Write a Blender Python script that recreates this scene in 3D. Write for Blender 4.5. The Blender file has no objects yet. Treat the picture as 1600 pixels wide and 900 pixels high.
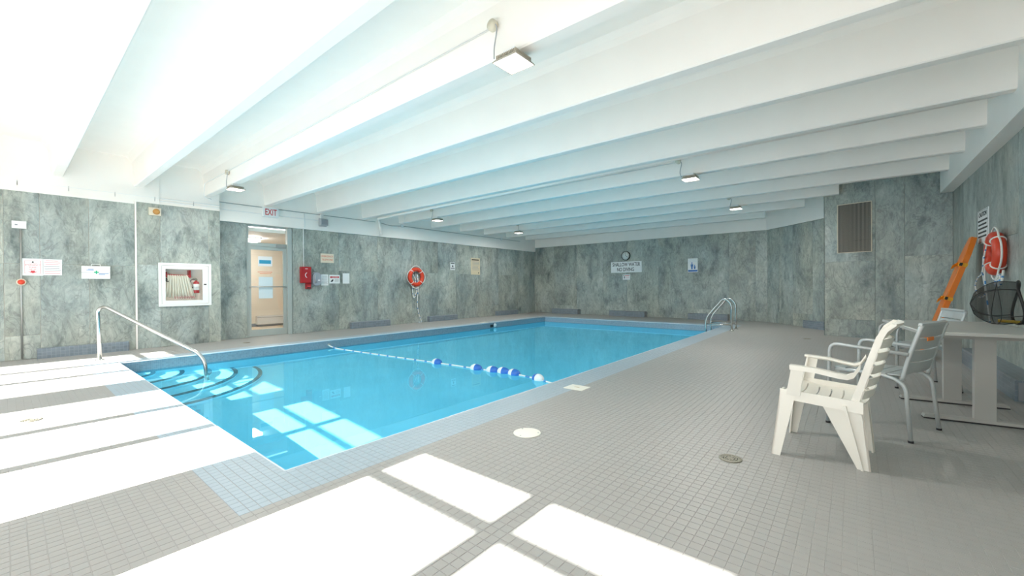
import bpy, bmesh, math, random
import numpy as np
from mathutils import Vector, Matrix
random.seed(7)
SC = bpy.context.scene
COL = SC.collection
PI = math.pi

# ------------------------------------------------------------------ camera
F_PX, YAW, PITCH, ROLL, CAM_H = 648.637, .687, -.005, -.007, 1.12
cy, sy = math.cos(YAW), math.sin(YAW)
_r = Vector((cy, sy, 0)); _a = Vector((-sy, cy, 0)); _u = Vector((0, 0, 1))
A2 = _a*math.cos(PITCH) + _u*math.sin(PITCH); U2 = _u*math.cos(PITCH) - _a*math.sin(PITCH)
R3 = _r*math.cos(ROLL) + U2*math.sin(ROLL); U3 = U2*math.cos(ROLL) - _r*math.sin(ROLL)
cam_d = bpy.data.cameras.new('camera'); cam = bpy.data.objects.new('camera', cam_d); COL.objects.link(cam)
cam_d.sensor_width = 36; cam_d.lens = F_PX*36/1600; cam_d.clip_start = .02; cam_d.clip_end = 200
M = Matrix((R3, U3, -A2)).transposed().to_4x4(); M.translation = (0, 0, CAM_H)
cam.matrix_world = M
SC.camera = cam

# ------------------------------------------------------------------ light and exposure
W = bpy.data.worlds.new('daylight'); SC.world = W; W.use_nodes = True
bg = W.node_tree.nodes['Background']
bg.inputs['Color'].default_value = (.93, .965, 1.0, 1); bg.inputs['Strength'].default_value = 2.4
sun_d = bpy.data.lights.new('sun', 'SUN'); sun_d.energy = 17.0; sun_d.angle = math.radians(.53); sun_d.color = (1, .965, .92)
sun = bpy.data.objects.new('sun', sun_d); COL.objects.link(sun)
sun.rotation_euler = Vector((0, 1, -1.0)).to_track_quat('-Z', 'Y').to_euler(); sun.location = (-3, -8, 9)
sun_d.cycles.is_caustics_light = True
LAMP_EMISSION = 6.0; LAMP_WATTS = 31.0
vs = SC.view_settings
vs.view_transform = 'Standard'; vs.look = 'None'; vs.gamma = 1; vs.use_curve_mapping = False; vs.exposure = 0.62
SC.cycles.use_denoising = True
SC.cycles.max_bounces = 26; SC.cycles.diffuse_bounces = 12; SC.cycles.glossy_bounces = 12; SC.cycles.transmission_bounces = 8; SC.cycles.transparent_max_bounces = 12
SC.cycles.caustics_reflective = True; SC.cycles.blur_glossy = .25; SC.cycles.caustics_refractive = True
SC.cycles.sample_clamp_indirect = 12

# ------------------------------------------------------------------ materials
def new_mat(name):
    m = bpy.data.materials.new(name); m.use_nodes = True
    return m, m.node_tree, m.node_tree.nodes['Principled BSDF']
def mat(name, col, rough=.5, metal=0.0, emit=0, spec=.5, noise=0.0, nscale=20):
    m, nt, b = new_mat(name)
    b.inputs['Base Color'].default_value = (*col, 1); b.inputs['Roughness'].default_value = rough
    b.inputs['Metallic'].default_value = metal; b.inputs['Specular IOR Level'].default_value = spec
    if emit:
        b.inputs['Emission Color'].default_value = (*col, 1); b.inputs['Emission Strength'].default_value = emit
    if noise:
        g = nt.nodes.new('ShaderNodeNewGeometry'); n = nt.nodes.new('ShaderNodeTexNoise'); n.inputs['Scale'].default_value = nscale
        n.inputs['Detail'].default_value = 5
        r = nt.nodes.new('ShaderNodeValToRGB'); e = r.color_ramp.elements
        e[0].position = .3; e[1].position = .7
        e[0].color = (*[c*(1-noise) for c in col], 1); e[1].color = (*[min(1, c*(1+noise*.6)) for c in col], 1)
        nt.links.new(g.outputs['Position'], n.inputs['Vector']); nt.links.new(n.outputs['Fac'], r.inputs['Fac']); nt.links.new(r.outputs['Color'], b.inputs['Base Color'])
    return m
def marble_mat(name, light, mid, dark, vein):
    m, nt, b = new_mat(name); N = nt.nodes.new; L = nt.links.new
    g = N('ShaderNodeNewGeometry'); oi = N('ShaderNodeObjectInfo')
    mul = N('ShaderNodeMath'); mul.operation = 'MULTIPLY'; mul.inputs[1].default_value = 37.0; L(oi.outputs['Random'], mul.inputs[0])
    comb = N('ShaderNodeCombineXYZ'); L(mul.outputs[0], comb.inputs[0]); L(mul.outputs[0], comb.inputs[1]); L(mul.outputs[0], comb.inputs[2])
    add = N('ShaderNodeVectorMath'); add.operation = 'ADD'; L(g.outputs['Position'], add.inputs[0]); L(comb.outputs[0], add.inputs[1])
    mp = N('ShaderNodeMapping'); mp.inputs['Scale'].default_value = (1, 1, .5); mp.inputs['Rotation'].default_value = (.25, .25, 0); L(add.outputs[0], mp.inputs['Vector'])
    n1 = N('ShaderNodeTexNoise'); n1.inputs['Scale'].default_value = 1.8; n1.inputs['Detail'].default_value = 8; n1.inputs['Roughness'].default_value = .68; n1.inputs['Distortion'].default_value = .6
    n2 = N('ShaderNodeTexNoise'); n2.inputs['Scale'].default_value = 10; n2.inputs['Detail'].default_value = 8; n2.inputs['Roughness'].default_value = .75; n2.inputs['Distortion'].default_value = 1.5
    n3 = N('ShaderNodeTexNoise'); n3.inputs['Scale'].default_value = 2.4; n3.inputs['Detail'].default_value = 4; n3.inputs['Distortion'].default_value = 2.4
    for n in (n1, n2, n3): L(mp.outputs[0], n.inputs['Vector'])
    r1 = N('ShaderNodeValToRGB'); e = r1.color_ramp.elements; e[0].position = .30; e[0].color = (*dark, 1); e[1].position = .70; e[1].color = (*light, 1)
    x = e.new(.49); x.color = (*mid, 1); L(n1.outputs['Fac'], r1.inputs['Fac'])
    n4 = N('ShaderNodeTexNoise'); n4.inputs['Scale'].default_value = .9; n4.inputs['Detail'].default_value = 3; n4.inputs['Distortion'].default_value = .8; L(mp.outputs[0], n4.inputs['Vector'])
    r4 = N('ShaderNodeValToRGB'); e = r4.color_ramp.elements; e[0].position = .36; e[0].color = (.95, 1.0, 1.02, 1); e[1].position = .64; e[1].color = (1.05, 1.03, .965, 1); L(n4.outputs['Fac'], r4.inputs['Fac'])
    hm = N('ShaderNodeMixRGB'); hm.blend_type = 'MULTIPLY'; hm.inputs['Fac'].default_value = 1; L(r1.outputs['Color'], hm.inputs[1]); L(r4.outputs['Color'], hm.inputs[2])
    n5 = N('ShaderNodeTexNoise'); n5.inputs['Scale'].default_value = 3.6; n5.inputs['Detail'].default_value = 6; n5.inputs['Roughness'].default_value = .7; n5.inputs['Distortion'].default_value = .3; L(mp.outputs[0], n5.inputs['Vector'])
    r5 = N('ShaderNodeValToRGB'); e = r5.color_ramp.elements; e[0].position = .30; e[0].color = (.45, .50, .52, 1); e[1].position = .45; e[1].color = (1, 1, 1, 1); L(n5.outputs['Fac'], r5.inputs['Fac'])
    hm2 = N('ShaderNodeMixRGB'); hm2.blend_type = 'MULTIPLY'; hm2.inputs['Fac'].default_value = .9; L(hm.outputs[0], hm2.inputs[1]); L(r5.outputs['Color'], hm2.inputs[2])
    r2 = N('ShaderNodeValToRGB'); e = r2.color_ramp.elements; e[0].position = .34; e[0].color = (.66, .68, .68, 1); e[1].position = .66; e[1].color = (1.28, 1.28, 1.25, 1); L(n2.outputs['Fac'], r2.inputs['Fac'])
    mx = N('ShaderNodeMixRGB'); mx.blend_type = 'MULTIPLY'; mx.inputs['Fac'].default_value = .75; L(hm2.outputs[0], mx.inputs[1]); L(r2.outputs['Color'], mx.inputs[2])
    r3 = N('ShaderNodeValToRGB'); e = r3.color_ramp.elements; e[0].position = .49; e[0].color = (0, 0, 0, 1); e[1].position = .53; e[1].color = (0, 0, 0, 1); y = e.new(.51); y.color = (.5, .5, .5, 1); L(n3.outputs['Fac'], r3.inputs['Fac'])
    mx2 = N('ShaderNodeMixRGB'); L(r3.outputs['Color'], mx2.inputs['Fac']); L(mx.outputs[0], mx2.inputs[1]); mx2.inputs[2].default_value = (*vein, 1)
    # each sheet a touch lighter or darker
    mr = N('ShaderNodeMapRange'); mr.inputs['To Min'].default_value = .90; mr.inputs['To Max'].default_value = 1.08; L(oi.outputs['Random'], mr.inputs['Value'])
    mx3 = N('ShaderNodeVectorMath'); mx3.operation = 'SCALE'; L(mx2.outputs[0], mx3.inputs[0]); L(mr.outputs[0], mx3.inputs['Scale'])
    L(mx3.outputs[0], b.inputs['Base Color']); b.inputs['Roughness'].default_value = .38; b.inputs['Specular IOR Level'].default_value = .35
    return m
PITCHT = .051
def tile_mat(name, col, var=.035, rough=.45):
    m, nt, b = new_mat(name); N = nt.nodes.new; L = nt.links.new
    g = N('ShaderNodeNewGeometry')
    sc = N('ShaderNodeVectorMath'); sc.operation = 'SCALE'; sc.inputs['Scale'].default_value = 1/PITCHT; L(g.outputs['Position'], sc.inputs[0])
    off = N('ShaderNodeVectorMath'); off.operation = 'ADD'; off.inputs[1].default_value = (2.688/PITCHT, -1.073/PITCHT, .3); L(sc.outputs[0], off.inputs[0])
    fl = N('ShaderNodeVectorMath'); fl.operation = 'FLOOR'; L(off.outputs[0], fl.inputs[0])
    wn = N('ShaderNodeTexWhiteNoise'); L(fl.outputs[0], wn.inputs['Vector'])
    nz = N('ShaderNodeTexNoise'); nz.inputs['Scale'].default_value = .7; nz.inputs['Detail'].default_value = 4; L(g.outputs['Position'], nz.inputs['Vector'])
    ad = N('ShaderNodeMath'); ad.operation = 'ADD'; L(wn.outputs['Value'], ad.inputs[0]); L(nz.outputs['Fac'], ad.inputs[1])
    mr = N('ShaderNodeMapRange'); mr.inputs['From Max'].default_value = 2; mr.inputs['To Min'].default_value = 1-var; mr.inputs['To Max'].default_value = 1+var; L(ad.outputs[0], mr.inputs['Value'])
    s = N('ShaderNodeVectorMath'); s.operation = 'SCALE'; s.inputs[0].default_value = col; L(mr.outputs[0], s.inputs['Scale'])
    L(s.outputs[0], b.inputs['Base Color']); b.inputs['Roughness'].default_value = rough
    return m
def grid_mat(name, col, grout, pitch=.03, rough=.35):      # small mosaic on vertical faces and boxes, too fine to pick apart
    m, nt, b = new_mat(name); N = nt.nodes.new; L = nt.links.new
    g = N('ShaderNodeNewGeometry')
    sc = N('ShaderNodeVectorMath'); sc.operation = 'SCALE'; sc.inputs['Scale'].default_value = 1/pitch; L(g.outputs['Position'], sc.inputs[0])
    fr = N('ShaderNodeVectorMath'); fr.operation = 'FRACTION'; L(sc.outputs[0], fr.inputs[0])
    sp = N('ShaderNodeSeparateXYZ'); L(fr.outputs[0], sp.inputs[0])
    sn = N('ShaderNodeSeparateXYZ'); L(g.outputs['Normal'], sn.inputs[0])
    acc = None
    for ax in range(3):
        c = N('ShaderNodeMath'); c.operation = 'LESS_THAN'; c.inputs[1].default_value = .1; L(sp.outputs[ax], c.inputs[0])
        ab = N('ShaderNodeMath'); ab.operation = 'ABSOLUTE'; L(sn.outputs[ax], ab.inputs[0])
        lt = N('ShaderNodeMath'); lt.operation = 'LESS_THAN'; lt.inputs[1].default_value = .5; L(ab.outputs[0], lt.inputs[0])
        mu = N('ShaderNodeMath'); mu.operation = 'MULTIPLY'; L(c.outputs[0], mu.inputs[0]); L(lt.outputs[0], mu.inputs[1])
        if acc is None: acc = mu
        else:
            mxx = N('ShaderNodeMath'); mxx.operation = 'MAXIMUM'; L(acc.outputs[0], mxx.inputs[0]); L(mu.outputs[0], mxx.inputs[1]); acc = mxx
    fl = N('ShaderNodeVectorMath'); fl.operation = 'FLOOR'; L(sc.outputs[0], fl.inputs[0])
    wn = N('ShaderNodeTexWhiteNoise'); L(fl.outputs[0], wn.inputs['Vector'])
    mr = N('ShaderNodeMapRange'); mr.inputs['To Min'].default_value = .88; mr.inputs['To Max'].default_value = 1.1; L(wn.outputs['Value'], mr.inputs['Value'])
    s = N('ShaderNodeVectorMath'); s.operation = 'SCALE'; s.inputs[0].default_value = col; L(mr.outputs[0], s.inputs['Scale'])
    mx = N('ShaderNodeMixRGB'); L(acc.outputs[0], mx.inputs['Fac']); L(s.outputs[0], mx.inputs[1]); mx.inputs[2].default_value = (*grout, 1)
    L(mx.outputs[0], b.inputs['Base Color']); b.inputs['Roughness'].default_value = rough
    return m
def glass_pane_mat(name, tint=(.97, .99, .98), refl=.08):
    m, nt, b = new_mat(name); nt.nodes.remove(b); N = nt.nodes.new
    t = N('ShaderNodeBsdfTransparent'); t.inputs['Color'].default_value = (*tint, 1)
    g = N('ShaderNodeBsdfGlossy'); g.inputs['Roughness'].default_value = .02
    x = N('ShaderNodeMixShader'); x.inputs['Fac'].default_value = refl
    nt.links.new(t.outputs[0], x.inputs[1]); nt.links.new(g.outputs[0], x.inputs[2]); nt.links.new(x.outputs[0], nt.nodes['Material Output'].inputs['Surface'])
    return m
def mesh_net_mat(name):
    m, nt, b = new_mat(name); N = nt.nodes.new
    b.inputs['Base Color'].default_value = (.012, .013, .014, 1); b.inputs['Roughness'].default_value = .8
    t = N('ShaderNodeBsdfTransparent'); x = N('ShaderNodeMixShader'); x.inputs['Fac'].default_value = .46
    nt.links.new(t.outputs[0], x.inputs[1]); nt.links.new(b.outputs[0], x.inputs[2]); nt.links.new(x.outputs[0], nt.nodes['Material Output'].inputs['Surface'])
    return m
def water_mat():
    m, nt, b = new_mat('pool_water'); nt.nodes.remove(b); N = nt.nodes.new
    g = N('ShaderNodeBsdfGlass'); g.inputs['IOR'].default_value = 1.333; g.inputs['Roughness'].default_value = 0.0; g.inputs['Color'].default_value = (.54, .91, 1, 1)
    o = nt.nodes['Material Output']; nt.links.new(g.outputs[0], o.inputs['Surface'])
    return m

MT = {}
MT['marble'] = marble_mat('marble_laminate', (.51, .532, .505), (.355, .382, .364), (.205, .237, .237), (.17, .183, .175))
MT['white'] = mat('white_paint', (.935, .888, .838), .6, noise=.015, nscale=3)
MT['white_gloss'] = mat('white_enamel', (.84, .84, .83), .3)
MT['paper'] = mat('white_sign_board', (.82, .83, .83), .5)
MT['grout'] = mat('tile_grout', (.385, .375, .36), .9)
MT['tile'] = tile_mat('grey_mosaic_tile', (.355, .345, .33))
MT['tile_blue'] = tile_mat('pale_blue_mosaic_tile', (.365, .44, .495), .03)
MT['lip'] = mat('pale_bullnose_tile', (.66, .72, .77), .3)
MT['waterline'] = grid_mat('blue_waterline_mosaic', (.26, .335, .40), (.36, .42, .465), .0255)
MT['bench'] = grid_mat('blue_grey_box_mosaic', (.20, .24, .28), (.28, .325, .355), .051)
MT['plaster'] = mat('pool_plaster', (.68, .92, .98), .6, noise=.03, nscale=2)
MT['nosing'] = mat('dark_step_nosing', (.05, .10, .13), .5)
MT['water'] = water_mat()
MT['steel'] = mat('brushed_stainless', (.62, .62, .60), .22, 1.0)
MT['galv'] = mat('grey_conduit_metal', (.45, .46, .45), .4, .7)
MT['brass'] = mat('worn_brass', (.34, .32, .26), .45, .6, noise=.3, nscale=120)
MT['black'] = mat('black_plastic', (.015, .015, .016), .5)
MT['ink'] = mat('black_ink', (.02, .02, .022), .6)
MT['greyink'] = mat('grey_print', (.30, .31, .33), .6)
MT['red'] = mat('red_enamel', (.42, .02, .025), .35)
MT['redink'] = mat('red_print', (.60, .06, .07), .6)
MT['pinkink'] = mat('faded_red_print', (.70, .32, .33), .6)
MT['orangeink'] = mat('orange_red_print', (.72, .15, .06), .6)
MT['greenink'] = mat('green_print', (.02, .42, .22), .6)
MT['blueink'] = mat('blue_print', (.08, .20, .48), .6)
MT['cyanink'] = mat('teal_blue_print', (.04, .33, .52), .6)
MT['paleblue'] = mat('pale_blue_grey', (.66, .76, .80), .6)
MT['beige'] = mat('beige_plastic', (.70, .63, .50), .5)
MT['tan'] = mat('tan_sign_board', (.62, .53, .36), .6)
MT['cream_sign'] = mat('cream_sign_board', (.78, .66, .52), .6)
MT['amber'] = mat('amber_orange_lens', (.55, .27, .07), .4)
MT['grey_plastic'] = mat('grey_plastic', (.42, .43, .45), .5)
MT['grey_trans'] = mat('smoky_grey_cover', (.38, .40, .45), .15)
MT['frame'] = mat('grey_green_door_frame', (.40, .44, .42), .45)
MT['cream'] = mat('cream_corridor_paint', (.80, .74, .64), .7)
MT['corr_floor'] = mat('beige_corridor_floor', (.62, .52, .40), .5)
MT['glass'] = glass_pane_mat('clear_glass')
MT['orange'] = mat('orange_polyethylene', (.80, .20, .015), .4)
MT['yellow'] = mat('yellow_webbing', (.85, .40, .02), .6)
MT['buoy'] = mat('red_orange_buoy_shell', (.66, .055, .02), .35)
MT['rope'] = mat('white_rope', (.80, .80, .77), .8)
MT['rope_blue'] = mat('blue_rope_strand', (.10, .30, .62), .8)
MT['float_blue'] = mat('blue_float_plastic', (.03, .16, .58), .3)
MT['float_white'] = mat('white_float_plastic', (.85, .86, .86), .3)
MT['resin'] = mat('cream_white_resin', (.80, .76, .69), .4)
MT['alu'] = mat('silver_grey_powder_coat', (.52, .54, .54), .35, .25)
MT['table'] = mat('grey_table_laminate', (.46, .455, .43), .4)
MT['table_leg'] = mat('warm_grey_table_steel', (.40, .39, .365), .4)
MT['net'] = mesh_net_mat('black_net_mesh')
MT['pole'] = mat('yellow_pole', (.72, .48, .05), .4)
MT['louver'] = mat('dark_brown_grille', (.30, .275, .24), .5)
MT['dark'] = mat('dark_duct_interior', (.03, .028, .025), .8)
MT['clockface'] = mat('clock_face', (.72, .76, .74), .4)
MT['hose'] = mat('cream_canvas_hose', (.78, .74, .64), .85)
MT['lamp'] = mat('lamp_diffuser', (1, .96, .88), .4, emit=LAMP_EMISSION)
MT['lamp_body'] = mat('bronze_lamp_fins', (.50, .45, .37), .45, .1)
MT['corr_lamp'] = mat('corridor_lamp_diffuser', (1, .97, .92), .4, emit=22)
MT['cap'] = mat('ivory_deck_plate', (.80, .78, .70), .4)

# ------------------------------------------------------------------ mesh helpers
class MB:
    def __init__(s): s.v = []; s.f = []; s.smooth = []; s.mi = []
    def add(s, vs, fs, smooth=False, mi=0):
        o = len(s.v); s.v += [tuple(p) for p in vs]
        for f in fs: s.f.append([i+o for i in f]); s.smooth.append(smooth); s.mi.append(mi)
        return s
    def hexa(s, p, mi=0):      # 8 corners: bottom 4 (ccw), top 4
        return s.add(p, [(3,2,1,0),(4,5,6,7),(0,1,5,4),(1,2,6,5),(2,3,7,6),(3,0,4,7)], mi=mi)
    def box(s, x0, x1, y0, y1, z0, z1, mi=0):
        return s.hexa([(x0,y0,z0),(x1,y0,z0),(x1,y1,z0),(x0,y1,z0),(x0,y0,z1),(x1,y0,z1),(x1,y1,z1),(x0,y1,z1)], mi)
    def prism(s, poly, z0, z1, mi=0, smooth=False):     # polygon in xy extruded in z
        n = len(poly)
        s.add([(x,y,z0) for x,y in poly]+[(x,y,z1) for x,y in poly], [list(range(n))[::-1], list(range(n,2*n))], False, mi)
        return s.add([(x,y,z0) for x,y in poly]+[(x,y,z1) for x,y in poly], [(i,(i+1)%n,n+(i+1)%n,n+i) for i in range(n)], smooth, mi)
    def tube(s, pts, r, seg=10, closed=False, caps=True, mi=0, flat=1.0):
        pts = [Vector(p) for p in pts]; n = len(pts); rs = r if isinstance(r, (list, tuple)) else [r]*n
        rings = []; prev = None
        for i, p in enumerate(pts):
            a = pts[i-1] if (i or closed) else p; b = pts[(i+1) % n] if (i < n-1 or closed) else p
            t = (b-a).normalized()
            if prev is None:
                ref = Vector((0,0,1)) if abs(t.z) < .9 else Vector((1,0,0)); nx = t.cross(ref).normalized()
            else: nx = (prev - t*prev.dot(t)).normalized()
            prev = nx; ny = t.cross(nx)
            rings.append([p + (nx*math.cos(2*PI*k/seg)+ny*math.sin(2*PI*k/seg)*flat)*rs[i] for k in range(seg)])
        vs = [q for rg in rings for q in rg]; fs = []
        for i in range(n if closed else n-1):
            j = (i+1) % n
            for k in range(seg): fs.append((i*seg+k, i*seg+(k+1)%seg, j*seg+(k+1)%seg, j*seg+k))
        s.add(vs, fs, True, mi)
        if caps and not closed: s.add(rings[0], [list(range(seg))[::-1]], False, mi); s.add(rings[-1], [list(range(seg))], False, mi)
        return s
    def lathe(s, prof, seg=24, axis='z', c=(0,0,0), mi=0, smooth=True):    # prof: (r, h)
        vs = []; n = len(prof)
        for k in range(seg):
            a = 2*PI*k/seg
            for r, h in prof:
                x, y, z = r*math.cos(a), r*math.sin(a), h
                if axis == 'x': x, y, z = z, x, y
                if axis == 'y': x, y, z = x, -z, y
                vs.append((x+c[0], y+c[1], z+c[2]))
        fs = [(k*n+i, ((k+1)%seg)*n+i, ((k+1)%seg)*n+i+1, k*n+i+1) for k in range(seg) for i in range(n-1)]
        return s.add(vs, fs, smooth, mi)
    def build(s, name, m, parent=None, loc=None, rot=None, merge=True):
        me = bpy.data.meshes.new(name); me.from_pydata(s.v, [], s.f)
        for mm in (m if isinstance(m, (list, tuple)) else [m]): me.materials.append(MT[mm] if isinstance(mm, str) else mm)
        me.polygons.foreach_set('use_smooth', s.smooth); me.polygons.foreach_set('material_index', s.mi)
        if merge:
            bm = bmesh.new(); bm.from_mesh(me); bmesh.ops.remove_doubles(bm, verts=bm.verts, dist=1e-5); bmesh.ops.recalc_face_normals(bm, faces=bm.faces); bm.to_mesh(me); bm.free()
        me.update()
        return link(name, me, parent, loc, rot)
def link(name, data, parent=None, loc=None, rot=None):
    o = bpy.data.objects.new(name, data); COL.objects.link(o)
    if parent: o.parent = parent
    if loc: o.location = loc
    if rot: o.rotation_euler = rot
    return o
def tag(o, label=None, cat=None, group=None, kind=None):
    if label: o['label'] = label
    if cat: o['category'] = cat
    if group: o['group'] = group
    if kind: o['kind'] = kind
    return o
def thing(name, label, cat, loc=(0,0,0), rot=(0,0,0), group=None):
    return tag(link(name, None, None, loc, rot), label, cat, group)
def struct(o): o['kind'] = 'structure'; return o
def copy_tree(o, parent=None):
    c = o.copy(); COL.objects.link(c); c.parent = parent
    for ch in list(o.children): copy_tree(ch, c)
    return c
def fillet(pts, r, n=5):       # round the inner corners of a polyline
    pts = [Vector(p) for p in pts]; out = [pts[0]]
    for i in range(1, len(pts)-1):
        a, b, c = pts[i-1], pts[i], pts[i+1]
        d = min(r, (a-b).length*.49, (c-b).length*.49)
        p = b+(a-b).normalized()*d; q = b+(c-b).normalized()*d
        for k in range(n+1):
            t = k/n; out.append(p*(1-t)**2 + b*2*t*(1-t) + q*t*t)
    out.append(pts[-1]); return out
def arc(cx, cy_, r, a0, a1, n=24): return [(cx+r*math.cos(a0+(a1-a0)*k/n), cy_+r*math.sin(a0+(a1-a0)*k/n)) for k in range(n+1)]
def text_part(name, txt, size, loc, m, parent, xscale=1.0, depth=.0008, bold=0):
    cu = bpy.data.curves.new(name, 'FONT'); cu.body = txt; cu.size = size; cu.align_x = 'CENTER'; cu.align_y = 'CENTER'; cu.extrude = depth; cu.offset = bold; cu.resolution_u = 3
    tmp = bpy.data.objects.new(name, cu); COL.objects.link(tmp)
    dg = bpy.context.evaluated_depsgraph_get()
    me = bpy.data.meshes.new_from_object(tmp.evaluated_get(dg)); bpy.data.objects.remove(tmp); bpy.data.curves.remove(cu)
    me.materials.clear(); me.materials.append(MT[m])
    o = link(name, me, parent, loc); o.scale = (xscale, 1, 1)
    return o
ROT_L = (PI/2, 0, PI/2); ROT_B = (PI/2, 0, 0); ROT_R = (PI/2, 0, -PI/2)      # local x right, y up, z out of the wall

# ------------------------------------------------------------------ key dimensions
XL, XR_, YN, YF = -8.604, -2.688, 1.073, 12.344           # pool
XW, XJ, YB, XR, YFRONT = -10.47, -10.22, 14.28, 1.40, -1.0
ZB, ZC, ZWAT = 3.0, 3.52, -.17
BA, BB = Vector((-.468, 11.3)), Vector((1.40, 10.8))       # face of the projecting corner block
AN0, AN1 = Vector((-1.955, YB)), Vector((-.53, 12.70))     # angled wall

# ------------------------------------------------------------------ floor: slab, tiles
mb = MB()
for (x0, x1, y0, y1) in ((-10.9, 1.6, YFRONT-.2, YN-.04), (-10.9, 1.6, YF+.04, 14.6), (-10.9, XL-.04, YN-.04, YF+.04), (XR_+.04, 1.6, YN-.04, YF+.04)):
    mb.box(x0, x1, y0, y1, -.16, -.0016)
floor = struct(mb.build('floor', 'grout', merge=False))
g = .0015
ix = np.arange(-160, 82); iy = np.arange(-42, 262)
GX, GY = np.meshgrid(ix, iy, indexing='ij')
X0 = XR_ + GX*PITCHT; Y0 = YN + GY*PITCHT
cxx, cyy = X0+PITCHT/2, Y0+PITCHT/2
keep = ~((cxx > XL) & (cxx < XR_) & (cyy > YN) & (cyy < YF))
xleft = np.where(cyy < 2.86, XJ+.02, XW+.02)
keep &= (X0 > xleft-PITCHT) & (X0+PITCHT < XR+.02) & (Y0 > YFRONT) & (Y0 < YB+.02)
# right of the angled wall and of the block nothing is tiled
def side(p, q, x, y): return (q.x-p.x)*(y-p.y) - (q.y-p.y)*(x-p.x)
keep &= ~((side(AN0, AN1, cxx, cyy) > .02) & (cxx > AN0.x-.1))
keep &= ~((side(BA, BB, cxx, cyy) > .02) & (cxx > BA.x))
blue = keep & (((cxx > XL-6*PITCHT) & (cxx < XR_+7*PITCHT)) & ((cyy > YN-7*PITCHT) & (cyy < YF+7*PITCHT)))
# size in the picture, to find the tiles that show largest
dx, dy = cxx, cyy
dep = dx*A2.x + dy*A2.y - CAM_H*A2.z
lat = dx*R3.x + dy*R3.y - CAM_H*R3.z; up = dx*U3.x + dy*U3.y - CAM_H*U3.z
with np.errstate(divide='ignore', invalid='ignore'):
    px = 800+F_PX*lat/dep; py = 450-F_PX*up/dep
vis = keep & (dep > .5) & (px > 2) & (px < 1598) & (py < 898)
size = np.where(vis, 1/np.maximum(dep, .2)**3, 0)
order = np.argsort(-size.ravel())
tile_v = lambda x, y, w: [(x+g, y+g, -.0016), (x+w-g, y+g, -.0016), (x+w-g, y+w-g, -.0016), (x+g, y+w-g, -.0016), (x+g+.0006, y+g+.0006, 0), (x+w-g-.0006, y+g+.0006, 0), (x+w-g-.0006, y+w-g-.0006, 0), (x+g+.0006, y+w-g-.0006, 0)]
TF = [(4,5,6,7),(0,1,5,4),(1,2,6,5),(2,3,7,6),(3,0,4,7)]
def tile_mesh(name, m):
    me = bpy.data.meshes.new(name); me.from_pydata(tile_v(0, 0, PITCHT), [], TF); me.materials.append(MT[m]); return me
TM = {False: tile_mesh('tile', 'tile'), True: tile_mesh('coping_tile', 'tile_blue')}
single = np.zeros(keep.size, bool); cnt = {False: 0, True: 0}
for k in order:
    if size.ravel()[k] <= 0: break
    b = bool(blue.ravel()[k])
    if cnt[b] >= (280 if not b else 120): continue
    cnt[b] += 1; single[k] = True
    link('coping_tile' if b else 'tile', TM[b], floor, (float(X0.ravel()[k]), float(Y0.ravel()[k]), 0))
    if cnt[False] >= 280 and cnt[True] >= 120: break
def tile_field(name, mask, m):
    xs, ys = X0.ravel()[mask], Y0.ravel()[mask]; n = len(xs)
    base = np.array(tile_v(0, 0, PITCHT)); V = base[None] + np.stack([xs, ys, np.zeros(n)], 1)[:, None]
    Fq = (np.array(TF)[None] + (np.arange(n)*8)[:, None, None]).reshape(-1, 4)
    me = bpy.data.meshes.new(name); me.vertices.add(n*8); me.vertices.foreach_set('co', V.ravel())
    me.loops.add(Fq.size); me.loops.foreach_set('vertex_index', Fq.ravel().astype(np.int32))
    me.polygons.add(len(Fq)); me.polygons.foreach_set('loop_start', (np.arange(len(Fq))*4).astype(np.int32))
    me.update(calc_edges=True); me.validate(); me.shade_flat(); me.materials.append(MT[m])
    o = link(name, me, floor); o['kind'] = 'stuff'; return o
kf = keep.ravel() & ~single
tile_field('tile_field', kf & ~blue.ravel(), 'tile'); tile_field('coping_tile_field', kf & blue.ravel(), 'tile_blue')

# ------------------------------------------------------------------ pool basin, steps, water
ZS, ZD = -1.34, -1.9
mb = MB(); D = .18
def zfl(y): return ZS if y < 4.6 else ZS + (ZD-ZS)*min(1, (y-4.6)/5.5)
YG = YN-.50      # basin and water extended unseen under the deck so sunlight reaches the pool floor
ys = [YG, 4.6, 6, 8, 10.1, YF]
zw0 = -.34
mb.add([(x, y, zfl(y)) for y in ys for x in (XL, XR_)], [(2*i, 2*i+1, 2*i+3, 2*i+2) for i in range(len(ys)-1)])
for x in (XL, XR_): mb.add([(x, y, zfl(y)) for y in ys]+[(x, y, zw0) for y in ys], [(i, i+1, len(ys)+i+1, len(ys)+i) for i in range(len(ys)-1)])
for y, zt_ in ((YG, -.158), (YF, zw0)): mb.add([(XL, y, zfl(y)), (XR_, y, zfl(y)), (XR_, y, zt_), (XL, y, zt_)], [(0,1,2,3)])
basin = mb.build('pool_basin', 'plaster', merge=True)
for p in basin.data.polygons: p.flip()
struct(basin); basin['label'] = 'pale turquoise plastered pool basin sunk in the tiled deck'
mb = MB()
mb.box(XL-.039, XL, YN-.50, YF+.039, zw0, -.164); mb.box(XL-.039, XL, YN-.039, YF+.039, -.164, -.004); mb.box(XR_, XR_+.039, YN-.50, YN, zw0, -.164); mb.box(XR_, XR_+.039, YN-.039, YF+.039, zw0, -.004)
mb.box(XL, XR_, YN-.039, YN, -.162, -.004); mb.box(XL, XR_, YF, YF+.039, zw0, -.004)
mb.build('waterline_tile', 'waterline', basin, merge=False)
mb = MB()
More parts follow.
